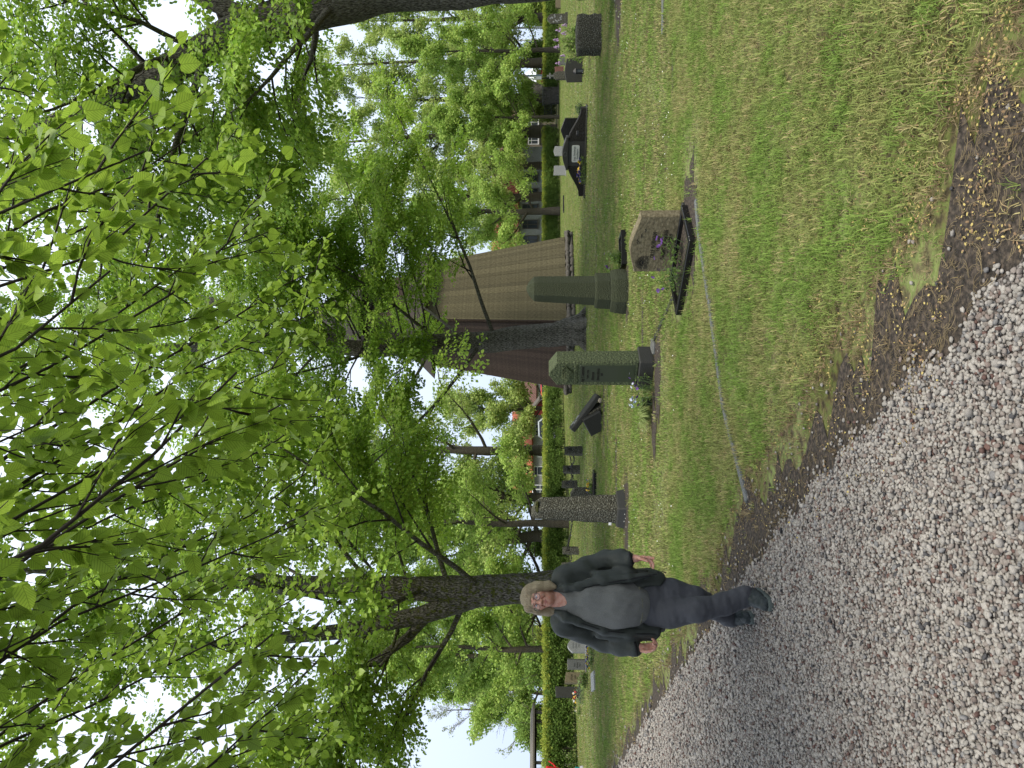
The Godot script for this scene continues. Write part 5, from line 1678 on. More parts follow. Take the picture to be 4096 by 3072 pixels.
	# the leaning tree on the right edge
	s = {n1 = 14, t0 = 0.5, len = 6.0, n2 = 10, n3 = 7, n4 = 5, lift = 0.2, droop = 0.5, leaf = 0.42, twig = 1.1, col1 = Color(0.2, 0.35, 0.04), col2 = Color(0.34, 0.51, 0.075), bunch = bunches.spray, leaf_mat = mats.leaf, twig_mat = mats.twig, el0 = 0.1, el1 = 0.9, limb_r = 0.2, floor = 4.2, rings = 50, sides = 18, bark = mats.bark}
	s.limbs = [[V(7.2, 8.6, -14.8), V(-1, -0.05, 0.4), 5.5, 0.1], [V(7.8, 7.6, -14.8), V(-0.7, -0.1, 0.6), 4.0, 0.07], [V(6.6, 9.6, -14.8), V(-1, 0.15, -0.3), 5.5, 0.1], [V(7.5, 8.0, -14.8), V(-0.9, -0.12, -0.3), 4.5, 0.08], [V(6.9, 9.3, -14.8), V(-0.5, 0.1, 1), 5.0, 0.09], [V(7.9, 7.0, -14.8), V(0.4, 0.4, 0.9), 3.5, 0.08], [V(6.2, 10.3, -14.8), V(-1, 0.05, 0.5), 5.0, 0.08]]
	s.extra = [[PackedVector3Array([V(-0.9, 7.6, 0), V(-0.55, 8.6, 0.1), V(0.1, 9.6, 0.2), V(0.6, 11.5, 0.3)]), PackedFloat32Array([0.2, 0.17, 0.13, 0.06])]]
	tree("leaning_tree", "thick rough trunk leaning in from the right edge", "large churchyard trees", PackedVector3Array([V(8.62, -0.1, -14.8), V(8.55, 0.5, -14.8), V(8.5, 1.5, -14.8), V(8.3, 3.5, -14.8), V(8.28, 4.9, -14.8), V(7.95, 6.0, -14.8), V(7.45, 7.9, -14.8), V(6.65, 9.5, -14.8), V(5.9, 11.1, -14.8), V(5.3, 13.0, -14.8)]), PackedFloat32Array([0.66, 0.52, 0.46, 0.44, 0.45, 0.43, 0.36, 0.28, 0.18, 0.08]), s)
	# young trees in front of the hedge
	var young := [
		["slender tree with pale trunk rising behind the left grave row", -14.0, -37.6, 9.5, 0.17, 4.2, 0.28, 1.0],
		["slender tree with dark speckled trunk left of the rough obelisk", -7.95, -40.6, 11.0, 0.2, 5.0, 0.22, 1.0],
		["stout pale young tree in front of the hedge by the white house", 14.9, -61.6, 11.0, 0.3, 5.5, 0.25, 1.15],
		["thin young tree standing at the iron gate post", 24.1, -64.4, 10.0, 0.14, 4.8, 0.25, 1.2],
		["young tree with slim grey trunk behind the lilac bush", 29.3, -62.6, 12.0, 0.2, 5.2, 0.2, 1.2]]
	for y in young:
		var h: float = y[3]
		s = {n1 = 12, t0 = y[6] + 0.06, len = y[5], n2 = 8, n3 = 6, n4 = 3, lift = 0.35, droop = 0.25, leaf = 0.62 * y[7], twig = 1.6, col1 = Color(0.27, 0.43, 0.08), col2 = Color(0.46, 0.6, 0.17), bunch = bunches.far, el0 = 0.25, el1 = 1.15, floor = 2.1, bark = mats.bark_small}
		tree("young_tree", y[0], "young trees along the hedge", PackedVector3Array([V(y[1], -0.1, y[2]), V(y[1] + 0.04, h * 0.15, y[2]), V(y[1] - 0.05, h * 0.35, y[2]), V(y[1] + 0.1, h * 0.65, y[2]), V(y[1], h, y[2])]), PackedFloat32Array([y[4] * 1.3, y[4], y[4] * 0.85, y[4] * 0.5, 0.03]), s)
	# big airy trees beyond the hedge
	var big := [
		["tall airy tree rising in front of the red tiled house", -5.35, -57.5, 22.0, 0.42, 8.0, 0.45, 0.5],
		["grey trunked tree behind the top of the rough obelisk", -9.2, -57.0, 17.0, 0.36, 6.5, 0.25, 0.9],
		["broad tree with pale trunk behind the chained plot's hedge", -12.4, -57.5, 17.0, 0.45, 7.5, 0.22, 1.0],
		["dense broad tree behind the woman's left shoulder", -18.0, -60.0, 16.0, 0.4, 7.5, 0.16, 1.0],
		["leafy tree beyond the hedge above the left grave row", -23.5, -62.0, 14.0, 0.35, 6.5, 0.15, 1.0],
		["pale spring tree beyond the shelter roof", -31.0, -74.0, 13.0, 0.3, 6.0, 0.18, 0.9],
		["small curved tree beside the little red shed", -2.5, -74.0, 10.5, 0.22, 5.0, 0.25, 0.8],
		["tall pale maple right of the white house", 19.2, -72.5, 21.0, 0.45, 8.0, 0.26, 0.7],
		["tall pale maple with dark trunk behind the wide monument", 23.0, -75.0, 24.0, 0.4, 8.5, 0.26, 0.75],
		["very tall pale maple with gnarled trunk left of the gate", 26.6, -75.5, 25.0, 0.6, 8.5, 0.25, 0.8],
		["tall pale maple behind the gate wall", 30.6, -76.0, 22.0, 0.4, 8.0, 0.3, 0.75],
		["tall pale maple behind the lilac and red stone", 33.6, -74.5, 24.0, 0.45, 8.0, 0.25, 0.75],
		["tall pale maple at the right edge behind the leaning trunk", 39.0, -76.0, 21.0, 0.45, 8.0, 0.2, 0.9],
		["dense green tree behind the bell tower", 6.0, -66.0, 15.0, 0.4, 7.0, 0.2, 1.0]]
	for y in big:
		var h: float = y[3]
		s = {n1 = 14, t0 = y[6], len = y[5], n2 = 8, n3 = 6, n4 = 3, lift = 0.4, droop = 0.15, leaf = 0.95, twig = 2.2, keep = y[7], col1 = Color(0.34, 0.48, 0.12), col2 = Color(0.54, 0.64, 0.25), bunch = bunches.far, el0 = 0.2, el1 = 1.25, floor = 2.6, bark = mats.bark_small, ratio = 0.4}
		if y[1] < -10.0: s.merge({col1 = Color(0.25, 0.4, 0.08), col2 = Color(0.42, 0.56, 0.16)}, true)
		tree("spring_tree", y[0], "big spring trees beyond the hedge", PackedVector3Array([V(y[1], -0.1, y[2]), V(y[1] + rnd(-0.2, 0.2), h * 0.12, y[2]), V(y[1] + rnd(-0.3, 0.3), h * 0.3, y[2]), V(y[1] + rnd(-0.5, 0.5), h * 0.6, y[2]), V(y[1] + rnd(-0.8, 0.8), h * 0.98, y[2])]), PackedFloat32Array([y[4] * 1.35, y[4], y[4] * 0.85, y[4] * 0.45, 0.04]), s)
	# hollow broken stump and a bare far tree
	var st := thing("broken_tree", "dark broken hollow tree stump beside the gate wall", "tree", V(28.6, 0, -69.5))
	var m := MB.new()
	m.tube(PackedVector3Array([V(0, -0.1, 0), V(0.05, 0.8, 0), V(0, 1.8, 0), V(-0.2, 2.8, 0), V(-0.5, 3.6, 0)]), PackedFloat32Array([0.75, 0.6, 0.55, 0.5, 0.3]), 14, 0.35, lump, 2.5)
	m.tube(PackedVector3Array([V(0.2, 1.8, 0.1), V(0.7, 2.8, 0.2), V(1.3, 3.4, 0.2), V(1.5, 4.3, 0.2)]), PackedFloat32Array([0.35, 0.33, 0.28, 0.1]), 10, 0.3, lump, 2.5)
	part(st, "trunk", m, mats.bark)
	var far := [["bare grey tree far off beyond the shelter", -46.0, -100.0, 15.0, 0.3, 7.0, 0.06], ["thin leafed far tree at the left edge of the sky", -39.0, -90.0, 10.0, 0.25, 5.0, 0.5]]
	for y in far:
		var h: float = y[3]
		s = {n1 = 13, t0 = 0.25, len = y[5], n2 = 9, n3 = 8, n4 = 2, lift = 0.45, droop = 0.05, leaf = 0.8, twig = 3.5, keep = y[6], col1 = Color(0.3, 0.38, 0.12), col2 = Color(0.4, 0.45, 0.18), bunch = bunches.far, el0 = 0.35, el1 = 1.25, floor = 2.6, bark = mats.bark_small}
		tree("far_tree", y[0], "far trees at the left", PackedVector3Array([V(y[1], -0.1, y[2]), V(y[1], h * 0.2, y[2]), V(y[1] + 0.3, h * 0.55, y[2]), V(y[1], h, y[2])]), PackedFloat32Array([y[4] * 1.3, y[4], y[4] * 0.5, 0.05]), s)
	# shrubs and the lilac
	var shrubs := [["round green shrub beyond the hedge left of the tall airy tree", -14.5, -64.0, 3.2, 2.6], ["broad green shrub beyond the left hedge", -20.5, -52.0, 3.4, 3.0], ["green thicket beyond the hedge at the far left", -27.0, -56.0, 4.0, 3.6], ["yellow green shrub behind the right hedge", 37.0, -80.0, 4.2, 3.0], ["green shrub behind the gate wall", 32.0, -82.0, 4.6, 3.4], ["green shrub at the foot of the pale maples", 24.5, -84.0, 3.4, 2.6], ["tall green thicket closing the view at the right edge", 44.0, -82.0, 7.0, 5.0], ["green thicket beside the far beige house", 38.0, -96.0, 6.0, 5.0], ["far green thicket beyond the road on the left", -36.0, -96.0, 7.0, 7.0], ["far green thicket behind the red tiled house", -14.0, -100.0, 7.0, 6.0], ["far green thicket between tower and white house", 9.0, -96.0, 7.5, 6.0]]
	for q in shrubs:
		var o := thing("shrub", q[0], "shrub", V(q[1], 0, q[2]), 0.0, "shrubs beyond the hedge")
		var w := MB.new()
		var xfs := [[], []]
		var cols := [[], []]
		for i in 9:
			var a := i * 2.4
			w.tube(PackedVector3Array([V(0, -0.05, 0), V(cos(a) * q[4] * 0.25, q[3] * 0.4, sin(a) * q[4] * 0.25), V(cos(a) * q[4] * 0.5, q[3] * 0.8, sin(a) * q[4] * 0.5)]), PackedFloat32Array([0.06, 0.04, 0.02]), 5)
		for i in int(260 + 30 * q[3] * q[4]):
			var d := V(rnd(-1, 1), rnd(-0.2, 1), rnd(-1, 1)).normalized() * pow(rng.randf(), 0.35)
			var bump := 0.8 + 0.45 * wave.get_noise_3d(d.x * 2.0 + q[1], d.y * 2.0, d.z * 2.0)
			var ki := i % 2
			xfs[ki].append(Transform3D(Basis(V(rnd(-1, 1), rnd(-1, 1), rnd(-1, 1)).normalized(), rnd(0, TAU)).scaled(Vector3.ONE * rnd(0.6, 1.1)), V(d.x * q[4] * 0.6 * bump, maxf(0.3, (0.25 + d.y * 0.75) * q[3] * bump), d.z * q[4] * 0.6 * bump)))
			var k := rnd(0.8, 1.2)
			var c := Color(0.2, 0.31, 0.07).lerp(Color(0.36, 0.42, 0.1), clampf(rng.randf() * 0.5 + 0.5 * sin(q[1]), 0, 1))
			cols[ki].append(Color(c.r * k, c.g * k, c.b * k))
		part(o, "stems", w, mats.twig_grey)
		for k in 2: scatter(o, "crown", bunches.far[k], mats.far_leaf, xfs[k], cols[k])
	var li := thing("lilac_bush", "leafy lilac bush with pale purple flower spikes behind the stone block", "bush", V(10.75, 0, -22.6))
	var lw := MB.new()
	var lf := MB.new()
	lf.use_c = true
	for i in 46:
		var a := rnd(0, TAU)
		var r := sqrt(rng.randf()) * 0.62
		var top := V(cos(a) * r, rnd(0.55, 1.15) - 0.3 * r, sin(a) * r * 0.6)
		lw.tube(PackedVector3Array([V(top.x * 0.3, -0.02, top.z * 0.3), top * V(0.8, 0.5, 0.8), top]), PackedFloat32Array([0.012, 0.009, 0.004]), 4)
		for j in 22:
			var k := rnd(0.7, 1.25)
			lf.col = Color(0.22 * k, 0.33 * k, 0.075 * k)
			var p := top * V(0.9, rnd(0.45, 1.05), 0.9) + V(rnd(-0.1, 0.1), 0, rnd(-0.1, 0.1))
			leaf_shape(lf, Transform3D(Basis(Vector3.UP, rnd(0, TAU)) * Basis(Vector3.BACK, rnd(-0.8, 0.5)), p), rnd(0.07, 0.12), 0.055)
	part(li, "stems", lw, mats.twig_grey)
	part(li, "foliage", lf, mats.leaf).set_meta("kind", "stuff")
	for q in [[-0.45, 0.8, 0.2], [-0.2, 1.0, 0.25], [0.05, 1.02, 0.2], [0.3, 0.95, 0.3], [0.5, 0.75, 0.2], [-0.6, 0.95, 0.0], [0.15, 0.78, 0.4]]:
		var f := MB.new()
		for i in 26:
			var t := rng.randf()
			f.box(V(q[0] + rnd(-1, 1) * 0.05 * (1.1 - t), q[1] + t * 0.15, q[2] + rnd(-1, 1) * 0.05 * (1.1 - t)), Vector3.ONE * 0.024, Basis(V(1, 1, 0).normalized(), rnd(0, 3)))
		part(li, "flower_spike", f, petal_mat(Color(0.45, 0.3, 0.5)))

# ---------------------------------------------------------------- the linden overhead

func linden_leaf(curl: float) -> ArrayMesh:
	var m := MB.new()
	m.use_uv = true
	var rim := [Vector2(0, 0), Vector2(-0.07, 0.16), Vector2(-0.04, 0.33), Vector2(0.13, 0.46), Vector2(0.36, 0.49), Vector2(0.6, 0.4), Vector2(0.8, 0.22), Vector2(0.93, 0.07), Vector2(1.05, 0)]
	var mid := [0.0, 0.03, 0.08, 0.2, 0.4, 0.6, 0.8, 0.93, 1.05]
	var up := func(p: Vector2) -> Vector3:
		return Vector3(p.x, 0.2 * absf(p.y) - curl * p.x * p.x * 0.3 - 0.25 * p.y * p.y + 0.03 * sin(p.x * 14.0) * absf(p.y), p.y)
	for s in [-1.0, 1.0]:
		for i in rim.size() - 1:
			var a: Vector2 = rim[i] * Vector2(1, s)
			var b: Vector2 = rim[i + 1] * Vector2(1, s)
			var c := Vector2(mid[i], 0)
			var d := Vector2(mid[i + 1], 0)
			for t in [[a, b, d], [a, d, c]]:
				var A: Vector3 = up.call(t[0]); var B: Vector3 = up.call(t[1]); var C: Vector3 = up.call(t[2])
				if (B - A).cross(C - A).length() < 1e-5: continue
				var nn := (B - A).cross(C - A).normalized()
				var flip := nn.y < 0.0
				if flip: nn = -nn
				var na := (nn + Vector3(0, 0.6, 0)).normalized()
				var first := m.v.size()
				m.tri(A, B, C, na, na, na)
				for k in 3:
					var p := m.v[first + k]
					m.uv.append(Vector2(clampf(p.x, 0, 1), clampf(p.z + 0.5, 0, 1)))
	return m.mesh()

func vein_texture() -> ImageTexture:
	var n := 96
	var im := Image.create(n, n, false, Image.FORMAT_RGB8)
	for i in n:
		for j in n:
			var x := float(i) / n
			var y := absf(float(j) / n - 0.5)
			var v := 1.0
			if y < 0.014: v = 0.72
			var q := fposmod(x - y * 0.85, 0.145)
			if q < 0.016 and y < 0.46: v = 0.74
			elif q < 0.05: v = 0.92
			v *= 0.95 + 0.07 * wave.get_noise_2d(i * 0.3, j * 0.3)
			im.set_pixel(i, j, Color(v, minf(1.0, v * 1.02), v))
	return ImageTexture.create_from_image(im)

func make_canopy() -> void:
	var vt := vein_texture()
	var lm: StandardMaterial3D = mats.leaf.duplicate()
	lm.resource_name = "linden_leaf"
	lm.albedo_texture = vt
	lm.roughness = 0.42
	var kinds := [linden_leaf(0.3), linden_leaf(0.9), linden_leaf(-0.2)]
	var o := thing("linden_tree", "overhanging linden with large near leaves on drooping dark twigs", "tree", V(-4.6, 0, 1.2), 0.0, "large churchyard trees")
	var base := V(-4.6, 0, 1.2)
	var tr := MB.new()
	tr.tube(PackedVector3Array([V(0, -0.1, 0), V(0, 0.6, 0), V(0.1, 2.0, 0), V(0.1, 4.0, -0.1), V(0.3, 6.0, -0.2), V(0.4, 9.0, -0.4), V(0.3, 13.0, -0.5)]), PackedFloat32Array([0.7, 0.5, 0.42, 0.38, 0.32, 0.2, 0.06]), 20, 0.2, lump, 2.5)
	part(o, "trunk", tr, mats.bark)
	var xfs := [[], [], []]
	var cols := [[], [], []]
	var all := []
	# ends of the drooping branches: depth, sideways and upward slope as seen from below
	var ends := []
	for i in 22:
		var f := (i + 0.5) / 22.0
		var d := lerpf(2.5, 7.4, fposmod(i * 0.618, 1.0))
		var sx := lerpf(-0.62, 0.5, f) + rnd(-0.05, 0.05)
		var sy := lerpf(0.27, 0.42, fposmod(i * 0.377, 1.0)) + 0.16 * smoothstep(0.05, 0.5, sx)
		ends.append(V(sx * d, 1.5 + sy * d, -d))
	for i in 9:
		var d := rnd(2.3, 4.6)
		ends.append(V(rnd(-0.6, 0.55) * d, 1.5 + rnd(0.5, 0.8) * d, -d))
	var count := 0
	for E in ends:
		var S := V(-4.3 + rnd(-0.2, 0.2), rnd(5.6, 8.2), 0.9 + rnd(-0.2, 0.2))
		var M := S.lerp(E, 0.5) + V(rnd(-0.4, 0.4), rnd(0.7, 1.5), rnd(-0.4, 0.4))
		var pts := PackedVector3Array()
		var rad := PackedFloat32Array()
		var n := 16
		for k in n + 1:
			var t := float(k) / n
			pts.append(bez(S, M, E, t) - base + V(wave.get_noise_1d(t * 5.0 + count * 9.0), wave.get_noise_1d(t * 5.0 + count * 5.0 + 70.0), wave.get_noise_1d(t * 5.0 + count * 3.0 + 40.0)) * 0.22 * t)
			rad.append(lerpf(0.04, 0.004, pow(t, 0.8)))
		var br := MB.new()
		br.tube(pts, rad, 6)
		var len_ := S.distance_to(E)
		var n2 := int(len_ / 0.26)
		for j in n2:
			var t := lerpf(0.28, 1.0, (j + rnd(0, 0.6)) / n2)
			var p := along(pts, t)
			var al := (along(pts, minf(1.0, t + 0.03)) - along(pts, t - 0.03)).normalized()
			var side := al.cross(Vector3.UP).normalized() * (1.0 if j % 2 else -1.0)
			var d2 := (al * rnd(0.5, 1.0) + side * rnd(0.5, 1.0) + V(0, rnd(-0.3, 0.1), 0)).normalized()
			var L2 := rnd(0.35, 0.95) * (1.25 - 0.7 * t)
			var q := PackedVector3Array([p])
			for k in range(1, 5):
				d2 = (d2 + V(rnd(-0.2, 0.2), rnd(-0.18, 0.05), rnd(-0.2, 0.2))).normalized()
				q.append(q[k - 1] + d2 * L2 / 4)
			br.tube(q, PackedFloat32Array([0.006, 0.005, 0.004, 0.003, 0.0018]), 4)
			var strings := [q]
			for k in 3:
				var a0 := along(q, rnd(0.25, 0.8))
				var d3 := (d2 + side * rnd(-0.9, 0.9) + V(rnd(-0.4, 0.4), rnd(-0.35, 0.0), rnd(-0.4, 0.4))).normalized()
				var tw := PackedVector3Array([a0, a0 + d3 * L2 * 0.2, a0 + d3 * L2 * 0.42 + V(0, -0.03, 0)])
				br.tube(tw, PackedFloat32Array([0.0032, 0.0025, 0.0015]), 3)
				strings.append(tw)
			for sg in strings:
				var sl: float = sg[0].distance_to(sg[-1])
				var nl := int(sl / 0.05) + 1
				for k in nl:
					var u := (k + rnd(0.2, 0.9)) / nl
					var pp := along(sg, u)
					var aa: Vector3 = (sg[-1] - sg[0]).normalized()
					var sd: Vector3 = aa.cross(Vector3.UP).normalized() * (1.0 if k % 2 else -1.0)
					var out := (sd * rnd(0.5, 1.0) + aa * rnd(0.1, 0.9) + V(0, rnd(-0.7, -0.05), 0)).normalized()
					var size := rnd(0.038, 0.08)
					var zz := out.cross(V(rnd(-0.55, 0.55), 1, rnd(-0.55, 0.55))).normalized()
					var b := Basis(out, zz.cross(out).normalized(), zz).scaled_local(Vector3.ONE * size)
					all.append([Transform3D(b, pp + out * 0.022), size])
		part(o, "branch", br, mats.twig)
		count += 1
	# the leaves that show largest are parts of their own
	var order := []
	for i in all.size():
		var w: Vector3 = all[i][0].origin + base
		var inside := w.z < -1.2 and absf(w.x / w.z) < 0.56 and (w.y - 1.5) / -w.z < 0.8
		order.append([(all[i][1] / V(w.x, w.y - 1.5, w.z).length()) if inside else 0.0, i])
	order.sort_custom(func(a, b): return a[0] > b[0])
	var single := {}
	var tints := []
	for k in 6:
		var t: StandardMaterial3D = lm.duplicate()
		t.vertex_color_use_as_albedo = false
		var f := k / 5.0
		t.albedo_color = Color(0.24, 0.36, 0.04).lerp(Color(0.37, 0.52, 0.07), f).linear_to_srgb()
		t.resource_name = "linden_leaf_%d" % k
		tints.append(t)
	for i in 300:
		var q: int = order[i][1]
		single[q] = true
		var l := MeshInstance3D.new()
		l.name = "leaf"
		l.mesh = kinds[q % 3]
		l.set_surface_override_material(0, tints[(q * 7) % 6])
		l.transform = all[q][0]
		o.add_child(l, true)
	for i in all.size():
		if single.has(i): continue
		var f := clampf(rng.randf() * 0.8 + 0.1, 0, 1)
		var c := Color(0.24, 0.36, 0.04).lerp(Color(0.38, 0.53, 0.07), f)
		xfs[i % 3].append(all[i][0])
		cols[i % 3].append(c)
	for k in 3: scatter(o, "foliage", kinds[k], lm, xfs[k], cols[k])
	print("near leaves ", all.size())

# ---------------------------------------------------------------- the woman

# a distance field on a grid, meshed as surface nets
class Field:
	var o := Vector3.ZERO
	var c := 0.01
	var nx := 0
	var ny := 0
	var nz := 0
	var f := PackedFloat32Array()
	func _init(lo: Vector3, hi: Vector3, cell: float) -> void:
		o = lo
		c = cell
		nx = int((hi.x - lo.x) / c) + 2
		ny = int((hi.y - lo.y) / c) + 2
		nz = int((hi.z - lo.z) / c) + 2
		f.resize(nx * ny * nz)
		f.fill(0.2)
	# tapered capsule; sz > 1 flattens it along z, sx > 1 along x; neg cuts it away
	func cap(a: Vector3, b: Vector3, ra: float, rb: float, k := 0.02, sz := 1.0, sx := 1.0, neg := false) -> void:
		var R := maxf(ra, rb) + k + c * 3.0
		var lo := (a.min(b) - Vector3.ONE * R - o) / c
		var hi := (a.max(b) + Vector3.ONE * R - o) / c
		var S := Vector3(sx, 1, sz)
		var A := a * S
		var AB := (b - a) * S
		var q := maxf(AB.length_squared(), 1e-9)
		var dr := rb - ra
		for z in range(maxi(0, int(lo.z)), mini(nz, int(hi.z) + 2)):
			for y in range(maxi(0, int(lo.y)), mini(ny, int(hi.y) + 2)):
				var i := (z * ny + y) * nx
				for x in range(maxi(0, int(lo.x)), mini(nx, int(hi.x) + 2)):
					var p := (o + Vector3(x, y, z) * c) * S - A
					var t := clampf(p.dot(AB) / q, 0.0, 1.0)
					var d := (p - AB * t).length() - (ra + dr * t)
					var e := f[i + x]
					if neg:
						var h := maxf(k - absf(-d - e), 0.0) / k
						f[i + x] = maxf(e, -d) + h * h * k * 0.25
					elif d - e < k:
						var h := maxf(k - absf(d - e), 0.0) / k
						f[i + x] = minf(e, d) - h * h * k * 0.25
	func ball(at: Vector3, r: Vector3, k := 0.02, neg := false) -> void:
		var m := minf(r.x, minf(r.y, r.z))
		var R := r + Vector3.ONE * (k + c * 3.0)
		var lo := (at - R - o) / c
		var hi := (at + R - o) / c
		for z in range(maxi(0, int(lo.z)), mini(nz, int(hi.z) + 2)):
			for y in range(maxi(0, int(lo.y)), mini(ny, int(hi.y) + 2)):
				var i := (z * ny + y) * nx
				for x in range(maxi(0, int(lo.x)), mini(nx, int(hi.x) + 2)):
					var p := (o + Vector3(x, y, z) * c - at)
					var g := (p / r).length()
					var d := g * (g - 1.0) / maxf((p / (r * r)).length(), 1e-6)
					var e := f[i + x]
					if neg:
						var h := maxf(k - absf(-d - e), 0.0) / k
						f[i + x] = maxf(e, -d) + h * h * k * 0.25
					else:
						var h := maxf(k - absf(d - e), 0.0) / k
						f[i + x] = minf(e, d) - h * h * k * 0.25
	func chain(pts: Array, rad: Array, k := 0.02, sz := 1.0) -> void:
		for i in pts.size() - 1: cap(pts[i], pts[i + 1], rad[i], rad[i + 1], k, sz)
	func ruffle(n: FastNoiseLite, amp: float, freq: Vector3, off := 0.0) -> void:
		for z in nz:
			for y in ny:
				var i := (z * ny + y) * nx
				for x in nx:
					if absf(f[i + x]) < 0.04:
						var p := (o + Vector3(x, y, z) * c) * freq
						f[i + x] += amp * n.get_noise_3d(p.x + off, p.y, p.z)
	func mesh_into(mb: MB) -> void:
		var sx := 1
		var sy := nx
		var sz := nx * ny
		var id := PackedInt32Array()
		id.resize(nx * ny * nz)
		id.fill(-1)
		var vs := PackedVector3Array()
		var ns := PackedVector3Array()
		var cells := PackedInt32Array()
		for z in nz - 1:
			for y in ny - 1:
				var i := (z * ny + y) * nx
				for x in nx - 1:
					var b := i + x
					var v0 := f[b]
					var v1 := f[b + 1]
					var v2 := f[b + sy]
					var v3 := f[b + sy + 1]
					if v0 > 0.05 and v1 > 0.05: continue
					var v4 := f[b + sz]
					var v5 := f[b + sz + 1]
					var v6 := f[b + sz + sy]
					var v7 := f[b + sz + sy + 1]
					var neg := int(v0 < 0) + int(v1 < 0) + int(v2 < 0) + int(v3 < 0) + int(v4 < 0) + int(v5 < 0) + int(v6 < 0) + int(v7 < 0)
					if neg == 0 or neg == 8: continue
					var s := Vector3.ZERO
					var n := 0.0
					if (v0 < 0) != (v1 < 0): s += Vector3(v0 / (v0 - v1), 0, 0); n += 1.0
					if (v2 < 0) != (v3 < 0): s += Vector3(v2 / (v2 - v3), 1, 0); n += 1.0
					if (v4 < 0) != (v5 < 0): s += Vector3(v4 / (v4 - v5), 0, 1); n += 1.0
					if (v6 < 0) != (v7 < 0): s += Vector3(v6 / (v6 - v7), 1, 1); n += 1.0
					if (v0 < 0) != (v2 < 0): s += Vector3(0, v0 / (v0 - v2), 0); n += 1.0
					if (v1 < 0) != (v3 < 0): s += Vector3(1, v1 / (v1 - v3), 0); n += 1.0
					if (v4 < 0) != (v6 < 0): s += Vector3(0, v4 / (v4 - v6), 1); n += 1.0
					if (v5 < 0) != (v7 < 0): s += Vector3(1, v5 / (v5 - v7), 1); n += 1.0
					if (v0 < 0) != (v4 < 0): s += Vector3(0, 0, v0 / (v0 - v4)); n += 1.0
					if (v1 < 0) != (v5 < 0): s += Vector3(1, 0, v1 / (v1 - v5)); n += 1.0
					if (v2 < 0) != (v6 < 0): s += Vector3(0, 1, v2 / (v2 - v6)); n += 1.0
					if (v3 < 0) != (v7 < 0): s += Vector3(1, 1, v3 / (v3 - v7)); n += 1.0
					id[b] = vs.size()
					cells.append(b)
					vs.append(o + (Vector3(x, y, z) + s / n) * c)
					ns.append(Vector3(v1 + v3 + v5 + v7 - v0 - v2 - v4 - v6, v2 + v3 + v6 + v7 - v0 - v1 - v4 - v5, v4 + v5 + v6 + v7 - v0 - v1 - v2 - v3).normalized())
		var ax := [[sx, sy, sz], [sy, sz, sx], [sz, sx, sy]]
		for b in cells:
			for a in ax:
				var d0: int = a[0]
				if (f[b] < 0) == (f[b + d0] < 0): continue
				var q1 := b - int(a[1])
				var q2 := b - int(a[2])
				var q3: int = q1 - int(a[2])
				if q3 < 0: continue
				var i0 := id[b]; var i1 := id[q1]; var i2 := id[q2]; var i3 := id[q3]
				if i1 < 0 or i2 < 0 or i3 < 0: continue
				mb.tri(vs[i0], vs[i1], vs[i3], ns[i0], ns[i1], ns[i3])
				mb.tri(vs[i0], vs[i3], vs[i2], ns[i0], ns[i3], ns[i2])

func hand(mb: MB, wrist: Vector3, dir: Vector3, across: Vector3, thumb_side: float, curl: float, point := false) -> void:
	var d := dir.normalized()
	var w := (across - d * across.dot(d)).normalized()
	var n := d.cross(w).normalized() * thumb_side
	var fl := Field.new(wrist - Vector3.ONE * 0.13, wrist + Vector3.ONE * 0.13 + d * 0.05, 0.0036)
	fl.chain([wrist - d * 0.05, wrist, wrist + d * 0.02], [0.027, 0.025, 0.024], 0.012)
	for k in 4:
		var off := (k - 1.5) * 0.0185
		var kn := wrist + d * (0.078 - 0.004 * absf(k - 1.2)) + w * off
		fl.cap(wrist + d * 0.012 + w * off * 0.7, kn, 0.0145, 0.0115, 0.008)
		var L: float = [0.038, 0.043, 0.04, 0.031][k]
		var cu := curl * (0.25 if point and k == 0 else 1.0)
		var a := kn
		var ang := cu * 0.6
		for s in 3:
			var dd := d * cos(ang) + n * sin(ang)
			var b: Vector3 = a + dd * L * [1.0, 0.72, 0.6][s]
			fl.cap(a, b, [0.0098, 0.009, 0.0082][s], [0.009, 0.0082, 0.0072][s], 0.003)
			a = b
			ang += cu * 0.85
	var t0 := wrist + d * 0.022 - w * 0.024
	var t1 := t0 + (d * 0.7 - w * 0.6 + n * 0.35).normalized() * 0.036
	var t2 := t1 + (d * 0.95 - w * 0.15 + n * 0.4).normalized() * 0.03
	fl.chain([t0, t1, t2, t2 + (d + n * 0.5).normalized() * 0.022], [0.0135, 0.0112, 0.0098, 0.008], 0.005)
	fl.mesh_into(mb)

func cloth(nm: String, color: Color, rough: float, weave: float, sheen: float) -> StandardMaterial3D:
	var m := make(nm, color, rough, noise_tex(nm.length() * 7, 0.12, [Color(0.8, 0.8, 0.8), Color(1, 1, 1)], [0.3, 0.7], 256, 3), Vector3.ONE * 6.0, grey_tex(nm.length() * 3 + 1, 0.25, 256, 2), weave)
	if sheen > 0.0:
		m.rim_enabled = true
		m.rim = sheen
		m.rim_tint = 0.5
	return m

